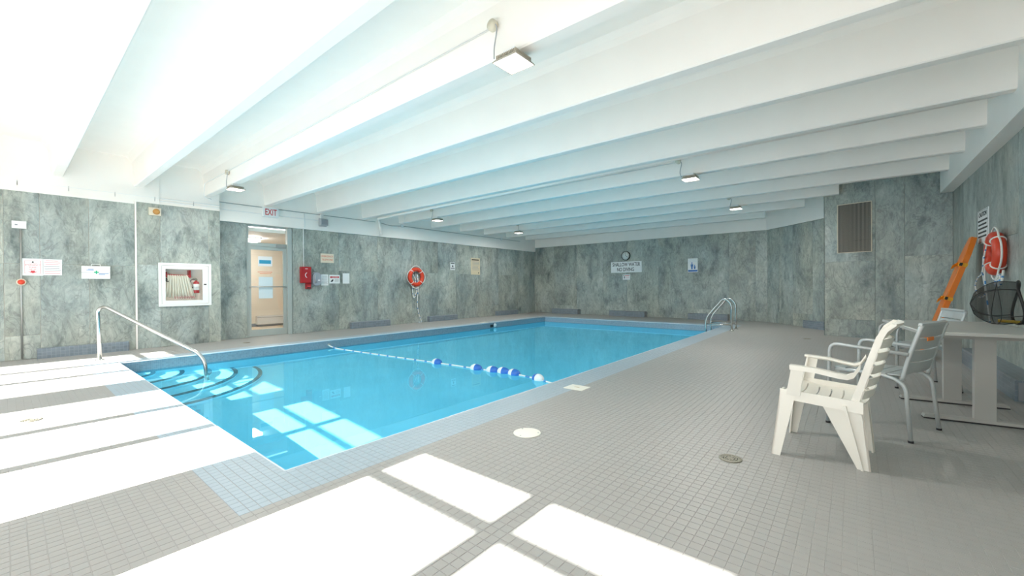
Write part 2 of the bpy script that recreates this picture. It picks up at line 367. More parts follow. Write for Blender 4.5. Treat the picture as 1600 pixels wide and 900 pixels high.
for p, q in (((XL, YN), (XR_, YN)), ((XR_, YN), (XR_, YF)), ((XR_, YF), (XL, YF)), ((XL, YF), (XL, YN))):
    mb.tube([(p[0], p[1], -.010), (q[0], q[1], -.010)], .012, 8)
mb.build('coping_lip', 'lip', basin)
radii = [.42, .78, 1.14, 1.50, 1.86]; tops = [-.36, -.56, -.76, -.96, -1.16]
for k, (r, zt) in enumerate(zip(radii, tops)):
    poly = [(XL, YN)] + arc(XL, YN, r, 0, PI/2, 28)
    MB().prism(poly, ZS-.02, zt, smooth=False).build('step', 'plaster', basin)
    a = arc(XL, YN, r+.006, 0, PI/2, 28); b = arc(XL, YN, r-.055, 0, PI/2, 28)
    MB().prism(a+b[::-1], zt-.05, zt+.004).build('step_nosing', 'nosing', basin)
def caus(o, rec=False, cast=False):
    o.cycles.is_caustics_receiver = rec; o.cycles.is_caustics_caster = cast
for o in [basin]+list(basin.children): caus(o, rec=True)
wx0, wx1, wy0, wy1, wz = XL-.02, XR_+.02, YN-.49, YF+.02, ZD-.1
mb = MB()
mb.add([(wx0,wy0,ZWAT),(wx1,wy0,ZWAT),(wx1,wy1,ZWAT),(wx0,wy1,ZWAT)], [(0,1,2,3)], True)
mb.add([(wx0,wy0,wz),(wx1,wy0,wz),(wx1,wy1,wz),(wx0,wy1,wz)], [(3,2,1,0)], True)
for a, b in (((wx0,wy0),(wx1,wy0)), ((wx1,wy0),(wx1,wy1)), ((wx1,wy1),(wx0,wy1)), ((wx0,wy1),(wx0,wy0))): mb.add([(*a,wz),(*b,wz),(*b,ZWAT),(*a,ZWAT)], [(0,1,2,3)], True)
water = mb.build('pool_water', 'water', merge=False)
tag(water, 'clear turquoise water filling the rectangular indoor pool', 'water')
caus(water, cast=True)


# ------------------------------------------------------------------ walls with laminate sheets
def panel_on(parent, frame, u0, u1, z0, z1, thick=.010, gap=.0022, bow=0):
    """one sheet; frame = (origin, along, normal): along runs to the right as seen from the room"""
    o, t, n = frame
    P = lambda u, z, d: tuple(Vector((o.x, o.y, 0)) + Vector((t.x, t.y, 0))*u + Vector((n.x, n.y, 0))*d + Vector((0, 0, z)))
    a, b, c, d = u0+gap, u1-gap, z0+gap, z1-gap
    e = .002
    mb = MB(); mb.hexa([P(a, c, -.004), P(b, c, -.004), P(b, c, thick-e), P(a, c, thick-e), P(a, d, -.004), P(b, d, -.004), P(b, d, thick-e), P(a, d, thick-e)])
    mb = MB(); mb.add([P(a, c, -.004), P(b, c, -.004), P(b, d, -.004), P(a, d, -.004), P(a, c, thick-e), P(b, c, thick-e), P(b, d, thick-e), P(a, d, thick-e), P(a+e, c+e, thick), P(b-e, c+e, thick), P(b-e, d-e, thick), P(a+e, d-e, thick)],
        [(8,9,10,11),(4,5,9,8),(5,6,10,9),(6,7,11,10),(7,4,8,11),(0,1,5,4),(1,2,6,5),(2,3,7,6),(3,0,4,7)])
    return mb.build('panel', 'marble', parent)
def frame_of(p, q):     # p -> q left to right seen from the room
    p, q = Vector(p), Vector(q); t = (q-p).normalized(); return (p, t, Vector((t.y, -t.x)))
def sheets(parent, frame, us, zs_of):
    for i in range(len(us)-1):
        zs = zs_of(i)
        for a, b in zip(zs[:-1], zs[1:]): panel_on(parent, frame, us[i], us[i+1], a, b)
PT = .010
# left wall (the main run) with the door opening
DY0, DY1, DZ = 3.42, 4.40, 2.545
mb = MB(); x0, x1 = XW-.16, XW-PT
mb.box(x0, x1, 2.80, DY0, 0, ZC); mb.box(x0, x1, DY1, YB+.2, 0, ZC); mb.box(x0, x1, DY0, DY1, DZ, ZC)
wl = struct(mb.build('wall_left', 'frame', merge=False))
fr = frame_of((XW-PT, 2.85), (XW-PT, YB))
sheets(wl, fr, [0, DY0-2.85], lambda i: [0, DZ+.02])
sheets(wl, fr, [DY1-2.85, 2.72, 3.88, 5.06, 6.10, 6.91, 8.0, 9.1, 10.3, YB-2.85], lambda i: [0, 1.55, 2.56] if i % 2 else [0, .38, 2.56] if i in (4, 6) else [0, 2.56])
# the part of the left wall that stands forward, with the hose cabinet niche
HY0, HY1, HZ0, HZ1 = 1.84, 2.68, .77, 1.61
JT = 2.725
mb = MB(); jx0, jx1 = XW-.16, XJ-PT
mb.box(jx0, jx1, YFRONT-.1, HY0+.03, 0, ZC); mb.box(jx0, jx1, HY1-.03, 2.85, 0, JT); mb.box(jx0, jx1, HY0+.03, HY1-.03, 0, HZ0+.03); mb.box(jx0, jx1, HY0+.03, HY1-.03, HZ1-.03, JT)
mb.box(jx0, jx0+.12, HY0, HY1, HZ0, HZ1)
wj = struct(mb.build('wall_left_forward', 'white', merge=False))
fj = frame_of((XJ-PT, YFRONT), (XJ-PT, 2.85)); q = -YFRONT
sheets(wj, fj, [0, .40+q-.42, .355+q, .918+q, 1.512+q], lambda i: [0, .38, 1.53, JT] if i in (1,) else [0, 1.53, JT])
panel_on(wj, fj, 1.540+q, HY0+.035+q, 0, 1.575); panel_on(wj, fj, 1.540+q, HY0+.035+q, 1.575, JT)
panel_on(wj, fj, HY0+.035+q, HY1-.035+q, 0, HZ0+.035); panel_on(wj, fj, HY0+.035+q, HY1-.035+q, HZ1-.035, JT); panel_on(wj, fj, HY1-.035+q, 2.85+q, 0, JT)
MB().box(XJ-.008, XJ+.012, 1.514, 1.538, 0, JT+.02).build('joint_strip', 'white', wj)
# back wall, angled wall, block, right wall
def plain_wall(name, p, q, z1=ZC, thick=.15, m='frame'):
    p, q = Vector(p), Vector(q); t = (q-p).normalized(); n = Vector((t.y, -t.x)); pb, qb = p-n*thick, q-n*thick; f1, f2 = p-n*PT, q-n*PT
    return struct(MB().hexa([(f1.x,f1.y,0),(f2.x,f2.y,0),(qb.x,qb.y,0),(pb.x,pb.y,0),(f1.x,f1.y,z1),(f2.x,f2.y,z1),(qb.x,qb.y,z1),(pb.x,pb.y,z1)]).build(name, m)), (f1, t, n)
wb, fb = plain_wall('wall_back', (XW, YB), (AN0.x, YB))
sheets(wb, fb, [0, 1.0, 2.05, 3.2, 4.15, 5.3, 6.45, 7.5, 8.22, YB and (AN0.x-XW)], lambda i: [0, .32, 2.72] if i in (1, 6) else [0, 1.45, 2.72] if i in (3, 7) else [0, 2.72])
wa, fa = plain_wall('wall_angled', AN0, AN1+(AN1-AN0).normalized()*.3)
sheets(wa, fa, [0, .52, 1.05, 1.75, 2.42], lambda i: [0, .34, 2.72] if i in (1, 2) else [0, 2.72])
wk, fk = plain_wall('wall_corner_block', BA, BB, thick=.3)
sheets(wk, fk, [0, .85, 1.29, 1.933], lambda i: [[0, .37, 1.58, ZC], [0, ZC], [0, 1.64, ZC]][i])
MB().hexa([(BA.x-.01,BA.y+.01,0),(BA.x,BA.y+.02,0),(AN1.x+.3,AN1.y,0),(AN1.x+.04,AN1.y,0),(BA.x-.01,BA.y+.01,ZC),(BA.x,BA.y+.02,ZC),(AN1.x+.3,AN1.y,ZC),(AN1.x+.04,AN1.y,ZC)]).build('block_side', 'marble', wk)
wr, frr = plain_wall('wall_right', (XR, BB.y+.1), (XR, YFRONT-.1))
sheets(wr, frr, [.1, 1.0, 1.9, 2.75, 3.9, 5.0, 6.2, 7.4, 8.6, 9.8, 11.0, 12.0], lambda i: [0, 1.66, 2.77] if i % 2 else [0, 2.77])
# window wall behind the camera
PANES = [(-9.50,-8.68),(-8.58,-7.75),(-7.65,-6.72), (-5.93,-5.025),(-4.925,-4.10),(-4.0,-3.15), (-2.23,-1.325),(-1.20,-.345),(-.235,.62)]
Z_SILL, Z_T0, Z_T1, Z_TOP = .22, 2.405, 2.452, 2.825
mb = MB(); y0, y1 = YFRONT-.06, YFRONT
edges = [-10.7] + [e for p in PANES for e in p] + [1.6]
for a, b in zip(edges[0::2], edges[1::2]): mb.box(a, b, y0, y1, 0, ZC)
for a, b in PANES: mb.box(a, b, y0, y1, 0, Z_SILL); mb.box(a, b, y0, y1, Z_TOP, ZC); mb.box(a, b, y0, y1, Z_T0, Z_T1)
wf = struct(mb.build('wall_front', 'white', merge=False))
for i, (a, b) in enumerate(PANES):
    w = MB(); s = .006
    for (zz0, zz1) in ((Z_SILL, Z_T0), (Z_T1, Z_TOP)):
        w.box(a, a+s, y0+.01, y1-.01, zz0, zz1); w.box(b-s, b, y0+.01, y1-.01, zz0, zz1); w.box(a, b, y0+.01, y1-.01, zz0, zz0+s); w.box(a, b, y0+.01, y1-.01, zz1-s, zz1)
    wo = struct(w.build('window_%d' % (i+1), 'white_gloss', merge=False))
    for (zz0, zz1) in ((Z_SILL, Z_T0), (Z_T1, Z_TOP)):
        MB().add([(a+s, YFRONT-.03, zz0+s), (b-s, YFRONT-.03, zz0+s), (b-s, YFRONT-.03, zz1-s), (a+s, YFRONT-.03, zz1-s)], [(0,1,2,3)]).build('pane', 'glass', wo)

# ------------------------------------------------------------------ ceiling with ribs, white bands
ceil = struct(MB().box(-10.7, 1.7, YFRONT-.1, 14.6, ZC, ZC+.15).build('ceiling', 'white'))
BEAMS = [-.62, .56, 1.58, 2.66, 3.84, 5.05, 6.29, 7.48, 8.72, 9.98, 11.16, 12.42, 13.66]
for k, yb in enumerate(BEAMS):
    w0, w1, wf_ = .068, .105, .19
    xa, xb = -10.46, (-.215 if k in (10,) else -.9 if k == 11 else -1.9 if k == 12 else 1.39)
    prof = [(-wf_, ZC+.01), (-w1-.03, ZC-.045), (-w1, ZC-.10), (-w0, ZB+.012), (-w0+.012, ZB), (w0-.012, ZB), (w0, ZB+.012), (w1, ZC-.10), (w1+.03, ZC-.045), (wf_, ZC+.01)]
    n = len(prof); mb = MB()
    mb.add([(xa, yb+a, z) for a, z in prof]+[(xb, yb+a, z) for a, z in prof], [(i, (i+1) % n, n+(i+1) % n, n+i) for i in range(n)], False)
    mb.add([(xb, yb+a, z) for a, z in prof], [tuple(range(n))]); mb.add([(xa, yb+a, z) for a, z in prof], [tuple(range(n))[::-1]])
    mb.build('ceiling_rib', 'white', ceil)
XBAND = XW+.06
struct(MB().box(XW-.05, XBAND, 2.6, YB, 2.556, ZC).build('trim_1', 'white'))
struct(MB().box(XW-.05, XJ-.03, YFRONT, 2.85, JT, ZC).build('trim_2', 'white'))
struct(MB().box(XW, AN0.x+.02, YB-.035, YB, 2.72, ZC).build('trim_3', 'white'))
nA = Vector((fa[1].y, -fa[1].x)); p, q_ = AN0+nA*.03, AN1+fa[1]*.3+nA*.03; r_, s_ = AN1+fa[1]*.3-nA*.05, AN0-nA*.05
struct(MB().hexa([(p.x,p.y,2.72),(q_.x,q_.y,2.72),(r_.x,r_.y,2.72),(s_.x,s_.y,2.72),(p.x,p.y,ZC),(q_.x,q_.y,ZC),(r_.x,r_.y,ZC),(s_.x,s_.y,ZC)]).build('trim_4', 'white'))
struct(MB().box(1.24, XR+.03, YFRONT, 10.83, 2.757, ZC).build('trim_5', 'white'))
struct(MB().box(XJ-.03, XJ+.004, YFRONT, 1.51, JT-.045, JT+.004).build('trim_6', 'white'))

# ------------------------------------------------------------------ door and the corridor behind it
XD = XW-.07
door = struct(MB().box(XD-.03, XW+.012, DY1-.115, DY1-.02, 0, DZ).box(XD-.03, XD+.03, DY0, DY0+.05, 0, DZ).box(XD-.03, XD+.03, DY0+.05, DY1-.115, 2.07, 2.15).box(XD-.03, XD+.03, DY0+.05, DY1-.115, DZ-.03, DZ)
    .box(XD+.03, XW-.02, DY1-.02, DY1, 0, DZ).build('door_1', 'frame', merge=False))
dl = MB().box(XD-.02, XD+.02, DY0+.055, DY0+.10, .01, 2.065).box(XD-.02, XD+.02, DY1-.19, DY1-.12, .01, 2.065).box(XD-.02, XD+.02, DY0+.10, DY1-.19, .01, .16).box(XD-.02, XD+.02, DY0+.10, DY1-.19, 1.99, 2.065).build('door_leaf', 'frame', door, merge=False)
MB().add([(XD, DY0+.10, .16), (XD, DY1-.19, .16), (XD, DY1-.19, 1.99), (XD, DY0+.10, 1.99)], [(0,1,2,3)]).build('pane', 'glass', dl)
MB().add([(XD, DY0+.05, 2.15), (XD, DY1-.115, 2.15), (XD, DY1-.115, DZ-.03), (XD, DY0+.05, DZ-.03)], [(0,1,2,3)]).build('transom_pane', 'glass', door)
MB().tube([(XD+.05, DY0+.06, 1.14), (XD+.05, DY1-.13, 1.14)], .013, 8).box(XD+.02, XD+.05, DY0+.06, DY0+.08, 1.125, 1.155).box(XD+.02, XD+.05, DY1-.16, DY1-.14, 1.125, 1.155).build('push_bar', 'galv', door)
MB().box(XD+.03, XD+.07, DY1-.36, DY1-.16, 2.06, 2.12).build('door_closer', 'galv', door)
wc = struct(MB().box(-13.4, -13.3, -.5, 8.5, 0, 2.75).box(-13.4, XW-.16, -.6, -.5, 0, 2.75).box(-13.4, XW-.16, 8.5, 8.6, 0, 2.75).build('wall_corridor', 'cream', merge=False))
struct(MB().box(-13.4, XW-.0, -.6, 8.6, -.06, -.004).build('floor_corridor', 'corr_floor'))
struct(MB().box(-13.4, XW-.16, -.6, 8.6, 2.42, 2.5).build('ceiling_corridor', 'white'))
struct(MB().box(-13.3, -13.285, -.5, 8.5, 0, .09).build('baseboard_corridor', 'greyink'))
t = thing('ceiling_light', 'square ceiling light of the corridor seen through the pane over the door', 'light', (-12.2, 3.95, 2.39))
MB().box(-.3, .3, -.3, .3, 0, .03).build('housing', 'white_gloss', t); MB().box(-.27, .27, -.27, .27, -.07, 0).build('diffuser', 'corr_lamp', t)
t = thing('baseboard_heater', 'long low white heater on the corridor wall seen through the glass door', 'heater', (-13.28, 5.3, 0))
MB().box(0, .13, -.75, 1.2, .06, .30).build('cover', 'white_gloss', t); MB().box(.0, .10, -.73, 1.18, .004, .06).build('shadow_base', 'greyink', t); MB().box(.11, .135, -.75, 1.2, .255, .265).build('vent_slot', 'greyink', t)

# ------------------------------------------------------------------ signs
def sign(name, label, cat, loc, rot, w, h, board='paper', lines=(), bars=(), group=None, thick=.006, rects=()):
    t = thing(name, label, cat, loc, rot, group)
    b = .002
    mb = MB(); mb.add([(-w/2,-h/2,0),(w/2,-h/2,0),(w/2,h/2,0),(-w/2,h/2,0),(-w/2,-h/2,thick-b),(w/2,-h/2,thick-b),(w/2,h/2,thick-b),(-w/2,h/2,thick-b),(-w/2+b,-h/2+b,thick),(w/2-b,-h/2+b,thick),(w/2-b,h/2-b,thick),(-w/2+b,h/2-b,thick)],
        [(8,9,10,11),(4,5,9,8),(5,6,10,9),(6,7,11,10),(7,4,8,11),(0,1,5,4),(1,2,6,5),(2,3,7,6),(3,0,4,7),(3,2,1,0)])
    mb.build('board', board, t)
    for (txt, size, x, y, m, *xs) in lines: text_part('lettering', txt, size, (x, y, thick+.0004), m, t, xs[0] if xs else 1.0, bold=xs[1] if len(xs) > 1 else 0)
    for m in sorted({b_[4] for b_ in bars}):
        mb = MB()
        for (x0, x1, y0, y1, mm) in bars:
            if mm == m: mb.box(x0, x1, y0, y1, thick-.001, thick+.0008)
        mb.build('printed_lines', m, t, merge=False)['kind'] = 'stuff'
    for (nm, x0, x1, y0, y1, m) in rects: MB().box(x0, x1, y0, y1, thick-.001, thick+.0006).build(nm, m, t)
    return t
def bars_block(x0, x1, ytop, n, dy, hgt, m, seed=1):
    rr = random.Random(seed); return [(x0+rr.uniform(0, .1)*(x1-x0), x1-rr.uniform(0, .15)*(x1-x0), ytop-k*dy-hgt, ytop-k*dy, m) for k in range(n)]
eJ = XJ+.0005; eW = XW+.0005
t = sign('warning_sign', 'square white emergency pump stop sign with a red downward arrow', 'sign', (eJ, .278, 1.478), ROT_L, .225, .275, lines=[('EMERGENCY', .030, 0, .033, 'redink', .95), ('PUMP', .030, 0, -.005, 'redink'), ('STOP', .030, 0, -.040, 'redink')],
    bars=[(-.085,.085,.098,.101,'redink'),(-.085,.085,-.103,-.100,'redink'),(-.085,-.082,-.103,.101,'redink'),(.082,.085,-.103,.101,'redink'),(-.045,.045,.06,.063,'redink')])
MB().prism([(-.022,-.058),(.022,-.058),(.022,-.075),(.055,-.075),(0,-.098),(-.055,-.075),(-.022,-.075)], .005, .0068).build('arrow', 'redink', t)
MB().prism(arc(0, .080, .012, 0, 2*PI, 12)[:-1], .005, .0068).build('emblem', 'ink', t)
sign('notice_sign', 'white notice with rows of fine red and grey text beside the pump stop sign', 'sign', (eJ, .490, 1.480), ROT_L, .215, .262, bars=bars_block(-.09, .09, .108, 3, .030, .009, 'pinkink', 2)+bars_block(-.095, .095, .015, 3, .028, .008, 'greyink', 3)+bars_block(-.09, .09, -.070, 2, .028, .008, 'pinkink', 4))
# first aid box
t = thing('first_aid_box', 'white first aid box with a green cross and a carrying handle', 'first aid box', (eJ, .995, 1.295), ROT_L)
MB().box(-.175, .175, 0, .218, 0, .085).build('case', 'white_gloss', t); MB().box(-.176, .176, .105, .109, .002, .0865).build('lid_seam', 'greyink', t)
MB().tube(fillet([(-.055,.215,.045),(-.055,.252,.045),(.055,.252,.045),(.055,.215,.045)], .02), .006, 8).build('handle', 'white_gloss', t)
MB().box(-.027,.033,.102,.121,.085,.087).box(-.006,.012,.084,.139,.085,.0872).build('green_cross', 'greenink', t, merge=False)
mb = MB()
for x0, x1, yy in ((-.10,-.03,.158),(-.12,-.03,.143),(.03,.155,.085),(.03,.11,.070)): mb.box(x0, x1, yy, yy+.008, .085, .0866)
mb.build('printed_lines', 'blueink', t, merge=False)['kind'] = 'stuff'
# conduit with emergency button
t = thing('emergency_button_conduit', 'thin grey wall conduit with a switch box on top and a red stop button', 'conduit', (XJ, .155, 0))
MB().tube([(.016, 0, .02), (.016, 0, 2.10)], .012, 8).build('conduit_pipe', 'galv', t)
b_ = MB().box(0, .05, -.09, .06, 2.085, 2.20).build('switch_box', 'white_gloss', t); MB().box(.05, .054, .008, .042, 2.11, 2.17).build('switch', 'white', b_); MB().box(.05, .054, -.06, -.03, 2.13, 2.15).build('key_slot', 'greyink', b_)
b_ = MB().lathe([(0,0),(.055,0),(.055,.04),(.048,.052),(0,.052)], 20, 'x', (.005, 0, 1.235)).build('button_housing', 'beige', t); MB().lathe([(0,.05),(.04,.05),(.038,.075),(.02,.085),(0,.086)], 20, 'x', (.005, 0, 1.235)).build('stop_button', 'buoy', b_)
# amber speaker plate
t = thing('wall_sounder', 'small beige wall plate with a round amber lens high beside the white joint strip', 'sounder', (XJ, 1.80, 2.50))
MB().box(0, .03, -.09, .09, 0, .145).build('plate', 'beige', t); MB().lathe([(0,.03),(.055,.03),(.052,.045),(0,.055)], 20, 'x', (0, .02, .072)).build('lens', 'amber', t)
# hose cabinet
t = thing('fire_hose_cabinet', 'white framed fire hose cabinet with a glass door set in the left wall', 'cabinet', (XJ, (HY0+HY1)/2, HZ0))
hw, hh = (HY1-HY0)/2, HZ1-HZ0
mb = MB(); mb.box(-.005,.028,-hw,-hw+.045,0,hh).box(-.005,.028,hw-.045,hw,0,hh).box(-.005,.028,-hw+.045,hw-.045,0,.045).box(-.005,.028,-hw+.045,hw-.045,hh-.045,hh); mb.build('outer_frame', 'white_gloss', t, merge=False)
d_ = MB().box(.0,.022,-hw+.05,-hw+.105,.05,hh-.05).box(.0,.022,hw-.145,hw-.05,.05,hh-.05).box(.0,.022,-hw+.105,hw-.145,.05,.11).box(.0,.022,-hw+.105,hw-.145,hh-.115,hh-.05).build('cabinet_door', 'white_gloss', t, merge=False)
MB().add([(.012,-hw+.105,.11),(.012,hw-.145,.11),(.012,hw-.145,hh-.115),(.012,-hw+.105,hh-.115)], [(0,1,2,3)]).build('pane', 'glass', d_)
MB().box(.022,.034,hw-.125,hw-.085,.415,.435).build('latch', 'ink', d_)
mb = MB(); mb.add([(-.19,-hw+.03,.03),(-.19,hw-.03,.03),(-.19,hw-.03,hh-.03),(-.19,-hw+.03,hh-.03)], [(0,1,2,3)])
for yy in (-hw+.035, hw-.035): mb.add([(-.19,yy,.03),(0,yy,.03),(0,yy,hh-.03),(-.19,yy,hh-.03)], [(0,1,2,3)])
for zz in (.035, hh-.035): mb.add([(-.19,-hw+.03,zz),(-.19,hw-.03,zz),(0,hw-.03,zz),(0,-hw+.03,zz)], [(0,1,2,3)])
mb.build('inner_box', 'white', t, merge=False)
cyc = (HY0+HY1)/2
t = thing('fire_hose', 'cream canvas fire hose folded over a red rack inside the wall cabinet', 'fire hose', (XJ-.10, cyc-.10, HZ0+.11))
MB().tube([(0,-.19,.505),(0,.20,.485)], .016, 10).box(-.09,.015,.17,.205,.45,.60).box(-.09,.02,-.24,-.17,.45,.56).build('rack', 'red', t, merge=False)
rr = random.Random(5)
for k in range(18):
    yt = -.155+.30*k/17; yb_ = -.20+.47*k/17+rr.uniform(-.012, .012); x_ = .014 if k % 2 else .030
    MB().tube([(x_*.5, yt, .50), (x_+.008, yt*.8+yb_*.2, .40), (x_, yt*.35+yb_*.65, .20), (x_, yb_, .055+rr.uniform(-.01, .02))], [.011,.013,.014,.013], 6, flat=.55).build('hose_fold', 'hose', t)
for k in range(9):
    yb_ = -.05+.30*k/8; MB().tube([(.034, yb_-.01, .08), (.034, yb_, .035), (.030, yb_+.02, .07)], .007, 5).build('hose_end', 'pinkink', t)
MB().tube(fillet([(.03,-.20,.47),(.04,-.21,.40),(.035,-.15,.36),(.03,-.19,.44)], .03), .012, 7).build('nozzle', 'ink', t)
t = thing('fire_extinguisher', 'small red fire extinguisher with a white label inside the hose cabinet', 'fire extinguisher', (XJ-.10, HY1-.225, HZ0+.25))
e_ = MB().lathe([(0,0),(.048,0),(.052,.012),(.052,.19),(.044,.225),(.02,.24),(.016,.255),(0,.255)], 20).build('cylinder', 'red', t)
MB().lathe([(.0525,.06),(.0528,.06),(.0528,.185),(.0525,.185)], 20).build('label_band', 'paper', e_); MB().lathe([(.0527,.115),(.0532,.115),(.0532,.122),(.0527,.122)], 20).build('label_stripe', 'greyink', e_)
MB().box(-.012,.012,-.02,.02,.25,.285).box(-.008,.008,-.06,.01,.285,.297).box(-.008,.008,-.05,.01,.268,.276).build('valve_lever', 'brass', t, merge=False)
MB().tube(fillet([(0,-.01,.272),(0,-.09,.27),(0,-.10,.20),(.01,-.085,.13),(.02,-.06,.10)], .04), .010, 7).build('discharge_hose', 'ink', t)

# signs to the right of the door
t = thing('exit_sign', 'white EXIT sign box with red letters hanging over the glass door', 'exit sign', (XBAND+.001, 3.88, 2.74), ROT_L)
MB().box(-.165, .165, 0, .215, 0, .07).build('case', 'white_gloss', t); text_part('lettering', 'EXIT', .20, (0, .105, .0705), 'redink', t, .62, bold=.003)
t = thing('wall_speaker', 'small grey loudspeaker box on a white bracket under the ceiling rib', 'speaker', (XBAND, 5.08, 2.655))
MB().hexa([(.05,-.09,.0),(.19,-.09,.02),(.19,.09,.02),(.05,.09,.0),(.06,-.09,.20),(.17,-.09,.17),(.17,.09,.17),(.06,.09,.20)]).build('box', 'grey_plastic', t); MB().box(0, .07, -.03, .03, .14, .30).build('bracket', 'white_gloss', t); MB().box(.186, .194, -.075, .075, .035, .155).build('grille', 'greyink', t)
t = thing('emergency_phone_box', 'red emergency telephone box with a white handset symbol below a conduit', 'phone box', (eW, 4.68, 1.23))
MB().box(0, .11, -.115, .115, 0, .395).build('box', 'red', t); MB().tube(fillet([(.112,.01,.13),(.112,-.025,.16),(.112,-.025,.22),(.112,.01,.25)], .03), .008, 6).build('handset_symbol', 'paper', t); MB().box(.108,.113,-.03,.03,.34,.352).build('label_strip', 'paper', t)
t = thing('fire_pull_station', 'small red fire alarm pull station tucked under the red phone box', 'fire alarm', (eW, 4.755, 1.085))
MB().box(0, .06, -.06, .06, 0, .14).build('housing', 'red', t); MB().box(.06, .075, -.035, .035, .04, .075).build('pull_bar', 'redink', t); MB().box(.06, .066, -.045, .045, .015, .03).build('dark_slot', 'ink', t)
t = thing('wall_telephone', 'grey oval wall telephone under a smoky cover beside the red box', 'telephone', (eW, 4.955, 1.325), ROT_L)
ov = [(.125*math.copysign(abs(math.cos(a))**.75, math.cos(a)), .18*math.copysign(abs(math.sin(a))**.75, math.sin(a))) for a in [2*PI*k/28 for k in range(28)]]
MB().prism(ov, 0, .035).build('backplate', 'greyink', t); MB().prism([(x*.86, y*.88) for x, y in ov], .03, .085).build('cover', 'grey_trans', t)
MB().tube([(-.05,-.10,.09),(-.055,0,.10),(-.05,.10,.09)], [.022,.016,.022], 8).build('handset', 'grey_plastic', t); MB().box(.02,.075,-.04,-.015,.084,.088).build('key_label', 'paper', t)
sign('notice_paper', 'white paper notice with grey lines taped beside the oval telephone', 'notice', (eW, 5.19, 1.305), ROT_L, .185, .285, bars=bars_block(-.075, .075, .11, 8, .028, .007, 'greyink', 11), thick=.003)
t = sign('caution_sign', 'white sign with a dark red header band between two paper notices', 'sign', (eW, 5.45, 1.328), ROT_L, .285, .225, bars=bars_block(0, .12, .005, 4, .022, .007, 'greyink', 12), rects=[('red_band', -.12, .12, .030, .075, 'redink')], lines=[('CAUTION', .035, .01, .0525, 'paper')])
MB().prism([(-.115,-.07),(-.06,-.07),(-.03,-.02),(-.05,.0),(-.085,-.03)], .005, .0068).build('pictogram', 'ink', t)
sign('notice_paper', 'white paper notice with faint text, right of the red banded sign', 'notice', (eW, 5.77, 1.35), ROT_L, .19, .275, bars=bars_block(-.075, .075, .11, 8, .028, .004, 'paleblue', 13), thick=.003)
sign('telephone_sign', 'cream EMERGENCY TELEPHONE sign with orange red letters', 'sign', (eW, 5.26, 1.865), ROT_L, .35, .235, 'cream_sign', lines=[('EMERGENCY', .062, 0, .045, 'orangeink', .86), ('TELEPHONE', .062, 0, -.04, 'orangeink', .86)])
t = sign('pool_sign', 'tiny white sign with a dark figure on the far left wall', 'sign', (eW, 9.60, 1.80), ROT_L, .22, .26, bars=[(-.085,.085,.085,.11,'ink'),(-.085,.085,-.095,-.055,'greyink')])
MB().prism([(-.035,-.03),(.035,-.03),(.02,.01),(.012,.045),(-.012,.045),(-.02,.01)], .005, .007).build('pictogram', 'ink', t)
sign('rules_sign', 'tall tan pool rules sign with brown text lines near the far corner', 'sign', (eW, 10.70, 1.83), ROT_L, .46, .60, 'tan', bars=[(-.19,.17,.215,.25,'ink')]+bars_block(-.19, .19, .17, 7, .048, .016, 'greyink', 15)+[(.13,.17,-.25,-.215,'ink')])
# stickers and one flat pale blue sheet on the glass door
xg = XD+.004
sign('door_notice', 'white notice with a blue panel stuck high on the glass door', 'notice', (xg, 3.82, 1.73), ROT_L, .30, .23, rects=[('blue_panel', -.125, .125, -.055, .03, 'cyanink')], thick=.002)
sign('door_sheet', 'pale blue grey sheet in the middle of the glass door', 'notice', (xg, 3.83, 1.12), ROT_L, .30, .50, 'paleblue', thick=.002)
o = MB().box(xg, xg+.001, 3.66, 3.97, 1.475, 1.487).box(xg, xg+.001, 3.70, 3.95, 1.44, 1.45).build('door_lettering', 'orangeink', dl, merge=False); o['kind'] = 'stuff'
# conduits
t = thing('phone_conduit', 'thin white conduit dropping down the wall to the red phone box', 'conduit', (XW, 4.66, 0))
MB().tube([(.012, 0, 1.63), (.012, 0, 2.56), (XBAND-XW+.012, 0, 2.60), (XBAND-XW+.012, 0, 2.93)], .011, 7).build('pipe', 'white_gloss', t)
t = thing('ceiling_conduit', 'long thin grey conduit running along the white band above the door', 'conduit', (XBAND, 0, 2.95))
MB().tube([(.012, 2.88, 0), (.012, 6.62, 0)], .009, 6).tube(fillet([(.012,6.75,0),(.03,7.1,-.06),(.012,7.5,-.02)],.1), .008, 6).tube([(.012,7.5,-.02),(.012,13.2,-.03)], .009, 6).build('pipe', 'galv', t, merge=False)
MB().box(0,.04,7.48,7.56,-.06,.03).build('junction_box', 'white_gloss', t); MB().box(0,.04,12.0,12.08,-.08,.0).build('junction_box', 'white_gloss', t)
t = thing('band_conduit', 'white conduit pair clipped to the band above the forward left wall', 'conduit', (XJ-.03, 0, 2.84))
MB().tube([(.012, YFRONT, .0), (.012, 2.85, .0)], .010, 6).tube([(.012, YFRONT, -.05), (.012, 2.85, -.05)], .008, 6).build('pipe', 'white_gloss', t, merge=False)
cl = None
for yy in (-.4, .12, .68, 1.25, 1.8, 2.4):
    if cl is None: cl = MB().box(0, .02, 0, .012, -.066, .016).build('clip', 'galv', t, (0, yy, 0))
    else: link('clip', cl.data, t, (0, yy, 0))
t = thing('low_conduit', 'thin white conduit under the EXIT sign on the band', 'conduit', (XBAND, 0, 2.80))
MB().tube([(.010, 2.87, 0), (.010, 3.70, 0)], .008, 6).tube([(.010, 4.05, 0), (.010, 5.0, 0)], .008, 6).build('pipe', 'white_gloss', t, merge=False)
t = thing('drain_pipe', 'thick white pipe running under a ceiling rib and down the band', 'pipe', (0, 0, 0))
